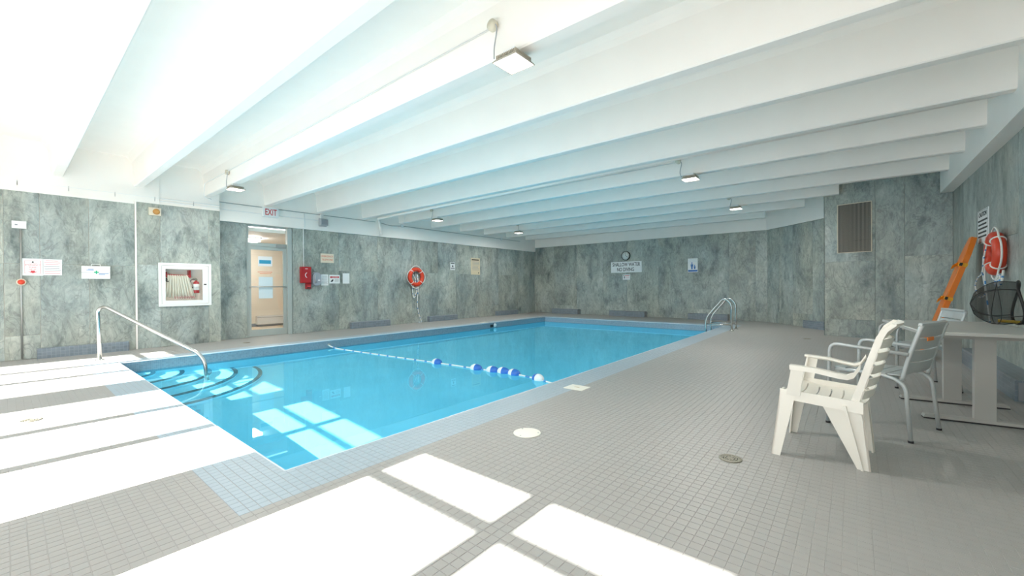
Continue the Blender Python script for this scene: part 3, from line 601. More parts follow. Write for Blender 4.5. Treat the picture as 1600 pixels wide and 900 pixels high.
MB().tube(fillet([(1.15, 6.46, 3.06), (-10.0, 6.46, 2.985), (XBAND+.06, 6.72, 2.97), (XBAND+.06, 6.78, 2.57)], .12), .035, 12).build('pipe', 'white', t); MB().lathe([(0,-.01),(.05,-.01),(.05,.02),(0,.02)], 14, 'z', (XBAND+.06, 6.78, 2.58)).build('flange', 'white', t)

# life ring (axis along local z, hangs on the wall)
def life_ring(name, label, loc, rot, R=.235, r=.062, rope_to=None):
    t = thing(name, label, 'life ring', loc, rot)
    ring = [(R*math.cos(2*PI*k/40), R*math.sin(2*PI*k/40), r+.012) for k in range(40)]
    MB().tube(ring, r, 14, closed=True).build('ring', 'buoy', t)
    for q in range(4):
        a0 = PI/4+PI/2*q; mb = MB()
        mb.tube([((R)*math.cos(a0)+r*1.03*math.cos(b)*math.cos(a0), R*math.sin(a0)+r*1.03*math.cos(b)*math.sin(a0), r+.012+r*1.03*math.sin(b)) for b in [2*PI*k/16 for k in range(16)]], .009, 6, closed=True)
        pts = []
        for k in range(9):
            f = k/8; aa = a0+PI/2*f; rad = (R+r*.98)+.05*math.sin(PI*f); pts.append((rad*math.cos(aa), rad*math.sin(aa), r*1.25))
        mb.tube(pts, .0095, 6); mb.build('grab_line', 'rope', t, merge=False)
    return t
t = life_ring('life_ring', 'red orange life ring with white grab line on the far left wall', (eW, 8.02, 1.415), ROT_L)
MB().box(-.02, .02, .0, .19, .0, .03).build('hook', 'galv', t)
def rope_obj(name, label, pts, r=.009, m=('rope', 'rope_blue'), seg_len=.035, cat='rope'):
    P = [Vector(p) for p in pts]; out = []
    for a, b in zip(P[:-1], P[1:]):
        n = max(1, int((b-a).length/seg_len)); out += [a+(b-a)*k/n for k in range(n)]
    out.append(P[-1]); mb = MB()
    for i, (a, b) in enumerate(zip(out[:-1], out[1:])): mb.tube([a, b], r, 6, caps=False, mi=(1 if i % 5 == 4 else 0))
    o = mb.build(name, list(m)); o.data.update(); return tag(o, label, cat)
def loose(pts, n=24):    # smooth curve through points
    P = [Vector(p) for p in pts]; out = []
    for i in range(len(P)-1):
        a = P[max(i-1, 0)]; b, c = P[i], P[i+1]; d = P[min(i+2, len(P)-1)]
        for k in range(n):
            t_ = k/n; out.append(.5*((2*b)+(c-a)*t_+(2*a-5*b+4*c-d)*t_**2+(3*b-a-3*c+d)*t_**3))
    out.append(P[-1]); return out
x_ = XW+.03
rope_obj('heaving_line', 'white throw rope coiled through the far life ring and hanging to the deck', loose([(x_+.02, 7.90, 1.52), (x_+.05, 8.0, 1.30), (x_+.04, 7.88, 1.05), (x_+.03, 7.95, .78), (x_+.05, 8.04, 1.05), (x_+.05, 8.06, 1.50), (x_+.04, 8.10, 1.15), (x_+.03, 8.07, .62), (x_+.03, 8.12, .28), (x_+.06, 8.20, .03), (x_+.12, 8.05, .015), (x_+.06, 8.12, .03)], 10), .011)

# back wall things
t = thing('wall_clock', 'round wall clock with a pale face and dark rim above the diving sign', 'clock', (-6.35, YB-.0005, 2.185), ROT_B)
MB().lathe([(0,0),(.165,0),(.165,.045),(.148,.05),(.146,.035),(0,.035)], 32).build('rim', 'ink', t); MB().lathe([(0,.0352),(.147,.0352),(.147,.037),(0,.037)], 32).build('face', 'clockface', t)
MB().hexa([(-.004,-.01,.038),(.004,-.01,.038),(.004,-.01,.040),(-.004,-.01,.040),(-.003,.10,.038),(.003,.10,.038),(.003,.10,.040),(-.003,.10,.040)]).build('minute_hand', 'ink', t)
MB().hexa([(0,-.006,.038),(0,.006,.038),(0,.006,.040),(0,-.006,.040),(.06,-.045,.038),(.064,-.035,.038),(.064,-.035,.040),(.06,-.045,.040)]).build('hour_hand', 'ink', t)
mb = MB()
for k in range(12):
    a = PI/6*k; c_, s__ = math.cos(a), math.sin(a); mb.hexa([(c_*.115-s__*.004, s__*.115+c_*.004, .0368),(c_*.115+s__*.004, s__*.115-c_*.004, .0368),(c_*.138+s__*.004, s__*.138-c_*.004, .0368),(c_*.138-s__*.004, s__*.138+c_*.004, .0368),(c_*.115-s__*.004, s__*.115+c_*.004, .038),(c_*.115+s__*.004, s__*.115-c_*.004, .038),(c_*.138+s__*.004, s__*.138-c_*.004, .038),(c_*.138-s__*.004, s__*.138+c_*.004, .038)])
mb.build('hour_marks', 'ink', t, merge=False)['kind'] = 'stuff'
sign('diving_sign', 'large white sign reading SHALLOW WATER NO DIVING on the back wall', 'sign', (-6.35, YB-.0005, 1.775), ROT_B, 1.17, .395, lines=[('SHALLOW WATER', .185, 0, .088, 'ink', .68, .002), ('NO DIVING', .185, -.02, -.092, 'ink', .68, .002)], thick=.012)
sign('small_notice', 'little white sign with a red line under the diving sign', 'sign', (-6.34, YB-.0005, 1.41), ROT_B, .28, .185, bars=[(-.06,.12,.045,.065,'redink'),(-.12,-.08,.045,.07,'ink'),(-.10,-.05,-.05,.03,'greyink')]+bars_block(-.03, .12, .02, 3, .03, .008, 'pinkink', 21))
t = sign('supervision_sign', 'tall white sign with blue adult and child figures on the back wall', 'sign', (-4.045, YB-.0005, 1.755), ROT_B, .31, .455, rects=[('blue_band', -.145, .145, -.21, -.15, 'blueink')], bars=bars_block(-.12, .12, .20, 3, .035, .010, 'paleblue', 22))
MB().prism(arc(-.025, .075, .022, 0, 2*PI, 10)[:-1], .005, .0068).prism([(-.06,.04),(.01,.04),(.015,-.04),(.0,-.04),(.0,-.125),(-.05,-.125),(-.05,-.04),(-.065,-.04)], .005, .0068).build('adult_figure', 'blueink', t, merge=False)
MB().prism(arc(.06, -.005, .017, 0, 2*PI, 10)[:-1], .005, .0068).prism([(.035,-.03),(.085,-.03),(.088,-.08),(.078,-.125),(.042,-.125),(.032,-.08)], .005, .0068).build('child_figure', 'blueink', t, merge=False)

# low tiled boxes along the wall feet
def low_box(label, frame, u0, u1, h, dep=.20):
    o, tt, n = frame; rz = math.atan2(tt.y, tt.x); c = Vector((o.x, o.y))+tt*((u0+u1)/2)+n*PT
    w = (u1-u0)/2
    root = thing('tiled_wall_box', label, 'tiled box', (c.x, c.y, 0), (0, 0, rz), 'tiled boxes along the wall feet')
    mb = MB(); e = .012
    mb.add([(-w,0,0),(w,0,0),(w,-dep,0),(-w,-dep,0),(-w,0,h),(w,0,h),(w,-dep+e,h),(-w,-dep+e,h),(-w,-dep,h-e),(w,-dep,h-e)], [(4,5,6,7),(7,6,9,8),(8,9,2,3),(1,2,9,6,5),(0,4,7,8,3)])
    mb.build('tiled_casing', 'bench', root)
    MB().box(w+.001, w+.012, -dep+.02, -.01, .01, h-.02).build('end_cover', 'greyink', root)
    return root
q = -YFRONT
low_box('pale blue tiled box under the pump stop sign and the first aid box', fj, .31+q, 1.40+q, .165, .12)
low_box('blue grey tiled box just right of the glass door', fr, 5.86-2.85, 7.06-2.85, .17, .12)
low_box('blue grey tiled box right of the far life ring', fr, 8.50-2.85, 9.70-2.85, .17, .12)
low_box('dark tiled box on the left wall closest to the far corner', fr, 11.75-2.85, 13.0-2.85, .17, .12)
low_box('dark tiled box at the left end of the back wall', fb, XW*-1-9.45, XW*-1-8.25, .19, .22)
low_box('dark tiled box on the back wall below the diving sign', fb, XW*-1-6.92, XW*-1-5.60, .19, .22)
low_box('dark tiled box on the back wall behind the pool ladder', fb, XW*-1-4.15, XW*-1-2.98, .19, .22)
low_box('short tiled box at the foot of the angled wall beside the block', fa, 1.62, 2.3, .19, .16)
low_box('long blue tiled box at the foot of the right wall behind the table', frr, 10.9-8.6, 10.9-6.02, .20, .22)
# grille on the block
t = thing('wall_grille', 'tall dark louvred grille with a pale frame on the corner block', 'vent', (fk[0].x+fk[1].x*.518+fk[2].x*(PT+.0005), fk[0].y+fk[1].y*.518+fk[2].y*(PT+.0005), 1.775), (PI/2, 0, math.atan2(fk[1].y, fk[1].x)))
gw, gh = .275, 1.0
MB().box(-gw, gw, 0, gh, 0, .006).build('duct_back', 'dark', t)
MB().box(-gw-.012,-gw,-.012,gh+.012,0,.02).box(gw,gw+.012,-.012,gh+.012,0,.02).box(-gw,gw,-.012,0,0,.02).box(-gw,gw,gh,gh+.012,0,.02).build('grille_frame', 'beige', t, merge=False)
slat = None
for k in range(26):
    x = -gw+.012+(2*gw-.024)*k/25
    if slat is None: slat = MB().box(-.005, .005, .002, gh-.002, .004, .017).build('slat', 'louver', t, (x, 0, 0))
    else: link('slat', slat.data, t, (x, 0, 0))
MB().box(-.02, gw-.002, .225, .245, .005, .012).box(-.025, -.012, .225, .72, .005, .012).build('damper_bar', 'dark', t, merge=False)

# right wall things
t = sign('caution_sign', 'white CAUTION sign with rows of black text on the right wall', 'sign', (XR-.0005, 8.575, 1.90), ROT_R, .62, .46, lines=[('CAUTION', .085, 0, .165, 'ink', 1.15, .003)], bars=bars_block(-.27, .27, .095, 5, .055, .024, 'ink', 31)+[(.16,.26,-.21,-.17,'redink'),(-.29,.29,.214,.218,'ink'),(-.29,.29,-.222,-.218,'ink'),(-.292,-.288,-.222,.218,'ink'),(.288,.292,-.222,.218,'ink')])
t = life_ring('life_ring', 'bright red life ring with white rope on the right wall by the table', (XR-.0005, 7.56, 1.47), ROT_R, .205, .060)
MB().box(-.02, .02, .0, .17, .0, .03).build('hook', 'galv', t)
xr = XR-.03
rope_obj('heaving_line', 'white rope looped through the red life ring and hanging behind the net', loose([(xr-.10, 7.62, 1.58), (xr-.115, 7.66, 1.42), (xr-.10, 7.85, 1.24), (xr-.07, 8.25, 1.19), (xr-.05, 8.55, 1.08), (xr-.04, 8.40, .93), (xr-.04, 8.05, .98), (xr-.09, 7.86, 1.24), (xr-.105, 7.72, 1.45), (xr-.08, 7.80, 1.1), (xr-.05, 7.74, .6), (xr-.05, 7.62, .40), (xr-.06, 7.58, .235)], 10), .008)
rope_obj('rope_hank', 'small coiled hank of blue and white rope under the red life ring', loose([(xr-.02, 7.32, 1.26), (xr-.05, 7.24, 1.12), (xr-.05, 7.36, 1.08), (xr-.04, 7.42, 1.20), (xr-.05, 7.28, 1.18), (xr-.06, 7.32, 1.07), (xr-.06, 7.46, 1.12), (xr-.04, 7.34, 1.22)], 8), .011)
# spine board leaning on the right wall
z_top, xt, xb_ = 1.77, XR-.07, .80
t = thing('spine_board', 'orange plastic rescue spine board with straps leaning on the right wall', 'spine board', (xb_, 8.72, 0), (0, math.atan2(xt-xb_, z_top), 0))
Lb = math.hypot(xt-xb_, z_top)-.01
out = []
for (yy, zz) in [(-.10,0.0),(-.17,.10),(-.19,.55),(-.20,1.30),(-.19,1.58),(-.14,1.74),(-.08,Lb),(.08,Lb),(.14,1.74),(.19,1.58),(.20,1.30),(.19,.55),(.17,.10),(.10,0)]: out.append((yy, zz))
mb = MB(); n = len(out); mb.add([(-.028, y, z) for y, z in out]+[(.028, y, z) for y, z in out]+[(-.034, y*.86, .04+z*.955) for y, z in out], [tuple(range(n, 2*n)), tuple(range(2*n, 3*n))]+[(i, (i+1) % n, n+(i+1) % n, n+i) for i in range(n)]+[(i, (i+1) % n, 2*n+(i+1) % n, 2*n+i) for i in range(n)])
bo = mb.build('board', 'orange', t)
for zz in (.30, .62, .98, 1.34): 
    for s in (-1, 1): MB().prism([(s*.155+u*.022, zz+v*.055) for u, v in arc(0, 0, 1, 0, 2*PI, 10)[:-1]], -.0365, -.0335).build('hand_hole', 'amber', bo).rotation_euler = (PI/2, 0, PI/2)
for zz in (.93, 1.43):
    st = MB().box(-.045,-.034,-.205,.205,zz-.025,zz+.025).box(-.045,.034,-.215,-.205,zz-.025,zz+.025).box(-.045,.034,.205,.215,zz-.025,zz+.025).build('strap', 'yellow', t, merge=False)
    MB().hexa([(-.10,-.12,zz-.085),(-.095,-.06,zz-.095),(-.045,.02,zz-.02),(-.045,-.04,zz-.01),(-.10,-.12,zz-.030),(-.095,-.06,zz-.040),(-.045,.02,zz+.03),(-.045,-.04,zz+.04)]).build('strap_end', 'yellow', t)
    MB().box(-.05,.03,.215,.23,zz-.02,zz+.02).box(-.05,-.02,-.232,-.215,zz-.02,zz+.02).build('buckle', 'ink', t, merge=False)

# ------------------------------------------------------------------ ceiling lamps
def make_lamp(label, x, y, rib_y, box=None):
    t = thing('ceiling_lamp', label, 'lamp', (x, y, 2.905), (0, 0, 0), 'square lamps under the ceiling ribs')
    w = .122
    MB().hexa([(-w,-w,0),(w,-w,0),(w,w,0),(-w,w,0),(-w+.012,-w+.012,.016),(w-.012,-w+.012,.016),(w-.012,w-.012,.016),(-w+.012,w-.012,.016)]).build('rim', 'lamp_body', t)
    v_ = w-.006
    MB().add([(-v_,-v_,-.0012),(v_,-v_,-.0012),(v_,v_,-.0012),(-v_,v_,-.0012)], [(3,2,1,0)]).build('lens', 'lamp', t)
    MB().box(-w,-v_,-w,w,-.006,.001).box(v_,w,-w,w,-.006,.001).box(-v_,v_,-w,-v_,-.006,.001).box(-v_,v_,v_,w,-.006,.001).build('lens_edge', 'lamp_body', t, merge=False)
    MB().box(-.08,.08,-.08,.08,.015,.05).build('housing', 'lamp_body', t)
    MB().box(-.06,.06,-.06,.06,.05,.094).build('mount', 'white_gloss', t)
    fm = None
    for s in range(4):
        for k in range(13):
            u = -.094+.188*k/12
            a = s*PI/2; lo, ro = (u*math.cos(a), u*math.sin(a), 0), (0, 0, a)
            if fm is None: fm = MB().box(-.0025,.0025,.08,.104,.012,.052).build('fin', 'lamp_body', t, lo, ro).data
            else: link('fin', fm, t, lo, ro)
    ld = bpy.data.lights.new('lamp_glow', 'AREA'); ld.energy = LAMP_WATTS; ld.size = .22; ld.color = (1, .965, .90); ld.cycles.is_caustics_light = True
    link('lamp_glow', ld, t, (0, 0, -.008))
    if box:
        bx, by, bz = box
        jb = MB().lathe([(0,-.02),(.045,-.02),(.045,.02),(0,.02)], 16, 'y', (bx-x, by-y, bz-2.905)).build('junction_box', 'beige', t)
        MB().lathe([(0,-.022),(.012,-.022),(.012,-.03),(0,-.03)], 8, 'y', (bx-x+.01, by-y-.0, bz-2.905)).build('cover_screw', 'galv', jb)
        MB().tube(loose([(bx-x+.03, by-y-.01, bz-2.905), (bx-x+.06, by-y-.015, bz-2.905-.06), (bx-x+.035, by-y-.02, bz-2.905-.20), (-.12, -.10, .04)], 8), .006, 6).build('cable', 'grey_plastic', t)
    return t
LAMPS = [('nearest square lamp with fins, top centre of the ceiling', -2.10, 2.60, 2.66, (-2.27, 2.54, 3.25)),
         ('square lamp over the deck near the EXIT sign', -8.66, 2.66, 2.66, (-8.70, 2.54, 3.20)),
         ('square lamp by the left wall over the middle of the pool', -8.70, 7.44, 7.48, (-8.86, 7.37, 3.20)),
         ('square lamp by the left wall closest to the far corner', -8.70, 10.98, 11.16, (-8.8, 11.05, 3.2)),
         ('square lamp on the right side in the middle of the room', -2.12, 7.38, 7.48, (-2.32, 7.37, 3.25)),
         ('small looking square lamp on the right side closest to the back wall', -2.13, 10.98, 11.16, (-2.3, 11.05, 3.2))]
for (lb, x, y, ry, bx) in LAMPS: make_lamp(lb, x, y, ry, bx)
for (yy, lb, x1) in ((2.545, 'thin white lamp conduit along the second ceiling rib', -2.29), (7.375, 'thin white lamp conduit along the middle ceiling rib', -2.35)):
    o = MB().tube(fillet([(x1, yy, 3.235), (-10.0, yy, 3.215), (-10.05, yy, 3.20), (-10.1, yy, 2.96), (XBAND+.03, yy+.3, 2.955)], .04), .007, 6).build('lamp_conduit', 'white_gloss'); tag(o, lb, 'conduit')

# ------------------------------------------------------------------ pool rope with floats
RP = [(XL+.01, 4.34, -.12), (-8.3, 4.37, -.16), (-7.5, 4.43, -.165), (-5.385, 4.57, -.16), (-4.52, 4.62, -.16), (-4.21, 4.655, -.16), (-4.02, 4.685, -.16), (-3.81, 4.68, -.16), (-3.34, 4.62, -.16), (-3.0, 4.49, -.15), (XR_-.01, 4.36, -.10)]
rope_obj('lane_rope', 'thin white and blue safety rope strung across the pool', loose(RP, 6), .012, seg_len=.05)
def float_(label, x, y, ang, flip):
    t = thing('rope_float', label, 'float', (x, y, -.155), (0, 0, ang), 'floats on the pool rope')
    prof = []
    for k in range(7): a = PI/2*k/6; prof.append((.068*math.cos(a)**.9 if k < 6 else .014, .105*math.sin(a)))
    MB().lathe(prof, 20, 'x').build('half_shell', 'float_white' if flip else 'float_blue', t)
    MB().lathe([(r, -h_) for r, h_ in prof], 20, 'x').build('half_shell', 'float_blue' if flip else 'float_white', t)
FL = [('blue and white float alone on the left of the pool rope', -5.385, 4.57, .05, False), ('second blue and white float from the left on the pool rope', -4.52, 4.62, .1, False), ('leftmost float of the tight row of three on the rope', -4.21, 4.655, .12, False), ('middle float of the tight row of three on the rope', -4.02, 4.685, .05, False), ('rightmost float of the tight row of three on the rope', -3.81, 4.68, -.05, False), ('blue and white float nearest the right pool edge, white end outwards', -3.34, 4.62, -.3, True)]
for a in FL: float_(*a)
for (x, s, lb) in ((XL, 1, 'steel rope anchor on the left pool wall'), (XR_, -1, 'steel rope anchor on the right pool wall')):
    t = thing('rope_anchor', lb, 'rope anchor', (x, 4.345, -.11))
    MB().lathe([(0,0),(.035,0),(.035,.008*s),(.02,.012*s),(0,.012*s)], 14, 'x').build('plate', 'steel', t); MB().tube([(s*(.03+.022*math.cos(a)), 0, .022*math.sin(a)) for a in [2*PI*k/12 for k in range(12)]], .006, 6, closed=True).build('eye', 'steel', t)
t = thing('wall_fitting', 'small white and black fitting on the far left pool wall', 'fitting', (XL, 9.55, -.10))
MB().lathe([(0,0),(.06,0),(.055,.03),(0,.03)], 14, 'x', (0,.08,0)).build('white_cap', 'float_white', t); MB().box(0,.03,-.12,-.02,-.05,.03).build('black_outlet', 'ink', t)
t = thing('deck_skimmer', 'small pale skimmer hatch on the far left pool edge', 'skimmer', (-8.78, 9.325, .0005)); MB().box(-.08,.08,-.125,.125,0,.010).build('lid', 'cap', t)

# ------------------------------------------------------------------ hand rail at the steps and pool ladder
t = thing('hand_rail', 'stainless hand rail sloping from the deck down into the pool steps', 'hand rail', (-9.13, .925, 0))
dv = Vector((-7.46+9.13, 1.90-.925, 0)); d_ = dv.normalized(); L_ = dv.length
P = lambda s, z: tuple(d_*s + Vector((0, 0, z)))
MB().tube(fillet([P(0, .0), P(-.03, .80), P(.10, .845), P(L_-.04, .10), P(L_, -.62)], .20, 8), .026, 12).build('rail', 'steel', t); MB().lathe([(0,.0005),(.055,.0005),(.05,.012),(.03,.018),(0,.018)], 18).build('deck_flange', 'steel', t)
t = thing('pool_ladder', 'stainless pool ladder with two arched rails at the far right edge', 'ladder', (-2.255, 11.32, 0))
for s in (-.235, .235):
    ra = MB().tube(fillet([(0, s, 0), (.0, s, .66), (-.17, s, .80), (-.585, s, .28), (-.585, s, -.95)], .16, 7), .022, 12).build('arched_rail', 'steel', t)
    MB().tube([(-.585, s, .14), (0, s, .14)], .016, 10).build('cross_tube', 'steel', ra)
    MB().lathe([(0,.0005),(.055,.0005),(.05,.014),(.03,.02),(0,.02)], 16, 'z', (0, s, 0)).build('deck_flange', 'steel', t)
for z in (-.35, -.62, -.89): MB().box(-.63, -.54, -.235, .235, z-.012, z+.012).build('tread', 'steel', t)

# ------------------------------------------------------------------ deck fittings
t = thing('deck_plate', 'round ivory access plate in the deck beside the pool', 'deck plate', (-1.915, 2.503, .0005))
MB().lathe([(0,0),(.105,0),(.104,.005),(.098,.007),(0,.007)], 36).build('plate', 'cap', t)
for a in (0.55, 2.65, 4.75): MB().lathe([(0,.0065),(.007,.0065),(.006,.0085),(0,.0085)], 8, 'z', (.085*math.cos(a), .085*math.sin(a), 0)).build('screw', 'galv', t)
t = thing('skimmer_cover', 'square ivory skimmer cover in the blue coping strip', 'cover', (-2.335, 3.955, .0005))
MB().hexa([(-.115,-.10,0),(.115,-.10,0),(.115,.10,0),(-.115,.10,0),(-.111,-.096,.006),(.111,-.096,.006),(.111,.096,.006),(-.111,.096,.006)]).build('plate', 'cap', t); MB().box(-.03,.03,-.008,.008,.0055,.0075).build('finger_slot', 'tan', t)
def drain(label, x, y, r=.068):
    t = thing('floor_drain', label, 'drain', (x, y, .0005), (0,0,0), 'round floor drains')
    MB().lathe([(0,0),(r*.8,0),(r*.8,.002),(0,.002)], 24).build('sump', 'ink', t)
    MB().lathe([(r*.78,0),(r,0),(r,.005),(r*.78,.005),(r*.78,0)], 24).build('rim', 'brass', t)
    for rad in (.2, .45, .66): MB().lathe([(r*rad,.001),(r*(rad+.12),.001),(r*(rad+.12),.004),(r*rad,.004),(r*rad,.001)], 20).build('grate_ring', 'brass', t)
    mb = MB()
    for k in range(4):
        a = PI/4*k; c_, s_ = math.cos(a)*r*.78, math.sin(a)*r*.78; n_ = (-math.sin(a)*.003, math.cos(a)*.003)
        mb.hexa([(-c_-n_[0],-s_-n_[1],.001),(c_-n_[0],s_-n_[1],.001),(c_+n_[0],s_+n_[1],.001),(-c_+n_[0],-s_+n_[1],.001),(-c_-n_[0],-s_-n_[1],.0042),(c_-n_[0],s_-n_[1],.0042),(c_+n_[0],s_+n_[1],.0042),(-c_+n_[0],-s_+n_[1],.0042)])
    mb.build('grate_bars', 'brass', t, merge=False)
drain('round brass floor drain in front of the white chair', -.609, 2.942)
drain('round floor drain in the sunlit deck on the left', -5.427, .125)
drain('small dark floor drain in front of the corner block', -.72, 10.35)
drain('small floor drain on the strip of deck before the glass door', -9.55, 3.1)

# ------------------------------------------------------------------ table
TR = math.radians(8)
t = thing('table', 'long grey table with two flat steel legs against the right wall', 'table', (.735, 5.40, 0), (0, 0, TR))
e = .006
MB().add([(-.40,-.66,.705),(.40,-.66,.705),(.40,.66,.705),(-.40,.66,.705),(-.40,-.66,.726),(.40,-.66,.726),(.40,.66,.726),(-.40,.66,.726),(-.40+e,-.66+e,.732),(.40-e,-.66+e,.732),(.40-e,.66-e,.732),(-.40+e,.66-e,.732)],
    [(8,9,10,11),(4,5,9,8),(5,6,10,9),(6,7,11,10),(7,4,8,11),(0,1,5,4),(1,2,6,5),(2,3,7,6),(3,0,4,7),(3,2,1,0)]).build('tabletop', 'table', t)
for s in (-.50, .17):
    lg = MB().box(-.06, .06, s-.022, s+.022, .034, .67).build('leg_column', 'table_leg', t)
    MB().hexa([(-.36,s-.035,.012),(.36,s-.035,.012),(.36,s+.035,.012),(-.36,s+.035,.012),(-.35,s-.032,.034),(.35,s-.032,.034),(.35,s+.032,.034),(-.35,s+.032,.034)]).build('foot', 'table_leg', t)
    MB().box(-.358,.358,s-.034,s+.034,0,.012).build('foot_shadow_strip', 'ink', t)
    MB().box(-.34,.34,s-.03,s+.03,.67,.705).build('top_bracket', 'table_leg', t)
MB().box(-.30,-.26,-.50,.17,.675,.705).box(.26,.30,-.50,.17,.675,.705).build('side_rail', 'table_leg', t, merge=False)

# ------------------------------------------------------------------ silver chairs
def silver_chair(label, rear_near, fwd):
    fw = Vector(fwd).normalized(); right = Vector((fw.y, -fw.x)); base = Vector(rear_near) + right*.26 + fw*.25
    t = thing('armchair', label, 'chair', (base.x, base.y, 0), (0, 0, math.atan2(-fw.x, fw.y)), 'silver slatted armchairs')
    for s in (-1, 1):
        x = s*.26; xi = s*.235
        le = MB().tube(fillet([(x, .255, .012), (xi+s*.015, .245, .645), (xi+s*.012, -.235, .615)], .07, 6), .0135, 10).build('leg', 'alu', t)
        MB().lathe([(0,0),(.016,0),(.016,.014),(0,.014)], 10, 'z', (x, .255, 0)).build('rubber_foot', 'ink', le)
        le = MB().tube(fillet([(x, -.25, .012), (xi, -.215, .40), (xi-s*.01, -.10, .445), (xi-s*.02, .22, .435)], .06, 5), .0135, 10).build('leg', 'alu', t)
        MB().lathe([(0,0),(.016,0),(.016,.014),(0,.014)], 10, 'z', (x, -.25, 0)).build('rubber_foot', 'ink', le)
        MB().tube(loose([(xi-s*.005, -.195, .425), (xi-s*.005, -.235, .60), (xi-s*.008, -.300, .825)], 5), .0145, 10).build('back_post', 'alu', t)
    def cplate(y0, z0, y1, z1, hw, bow, th=.008, n=8):
        vs = []
        nv = Vector((0, z1-z0, y0-y1)).normalized()*th
        for k in range(n+1):
            u = -1+2*k/n; b = bow*(1-u*u); x = u*hw
            a_ = Vector((x, y0-b, z0)); c_ = Vector((x, y1-b, z1)); vs += [a_, c_, c_+nv, a_+nv]
        fs = []
        for k in range(n):
            for j in range(4): fs.append((k*4+j, k*4+(j+1) % 4, (k+1)*4+(j+1) % 4, (k+1)*4+j))
        fs += [(0,1,2,3), (n*4+3, n*4+2, n*4+1, n*4)]
        return MB().add(vs, fs, False)
    yz = lambda z: -.205-(z-.45)*.25
    for k in range(4):
        z0 = .475+.088*k; z1 = z0+.078
        cplate(yz(z0), z0, yz(z1), z1, .225, .028).build('back_slat', 'alu', t)
    cplate(yz(.818)-.004, .818, yz(.838)-.004, .838, .235, .02, .02).build('top_rail', 'alu', t)
    for k in range(5):
        y1 = .225-.083*k; cplate(y1, .446+.002*abs(k-2), y1-.073, .446+.002*abs(k-1.2), .218, 0, .008).build('seat_slat', 'alu', t)
    MB().tube([(-.22, .20, .425), (.22, .20, .425)], .011, 8).tube([(-.22, -.12, .43), (.22, -.12, .43)], .011, 8).build('cross_bar', 'alu', t, merge=False)
    MB().box(-.09, -.05, .17, .20, .405, .415).box(.05, .09, .17, .20, .405, .415).build('stacking_pad', 'ink', t, merge=False)
    return t
c1 = silver_chair('silver slatted armchair with an orange sticker on its back, beside the table', (.313, 4.014), (-.468, .188))
MB().box(-.17, -.065, -.315, -.309, .715, .740).build('orange_sticker', 'orange', c1)
c2 = silver_chair('silver armchair mostly hidden behind the far side of the table', (.852, 6.15), (-.516, -.13))

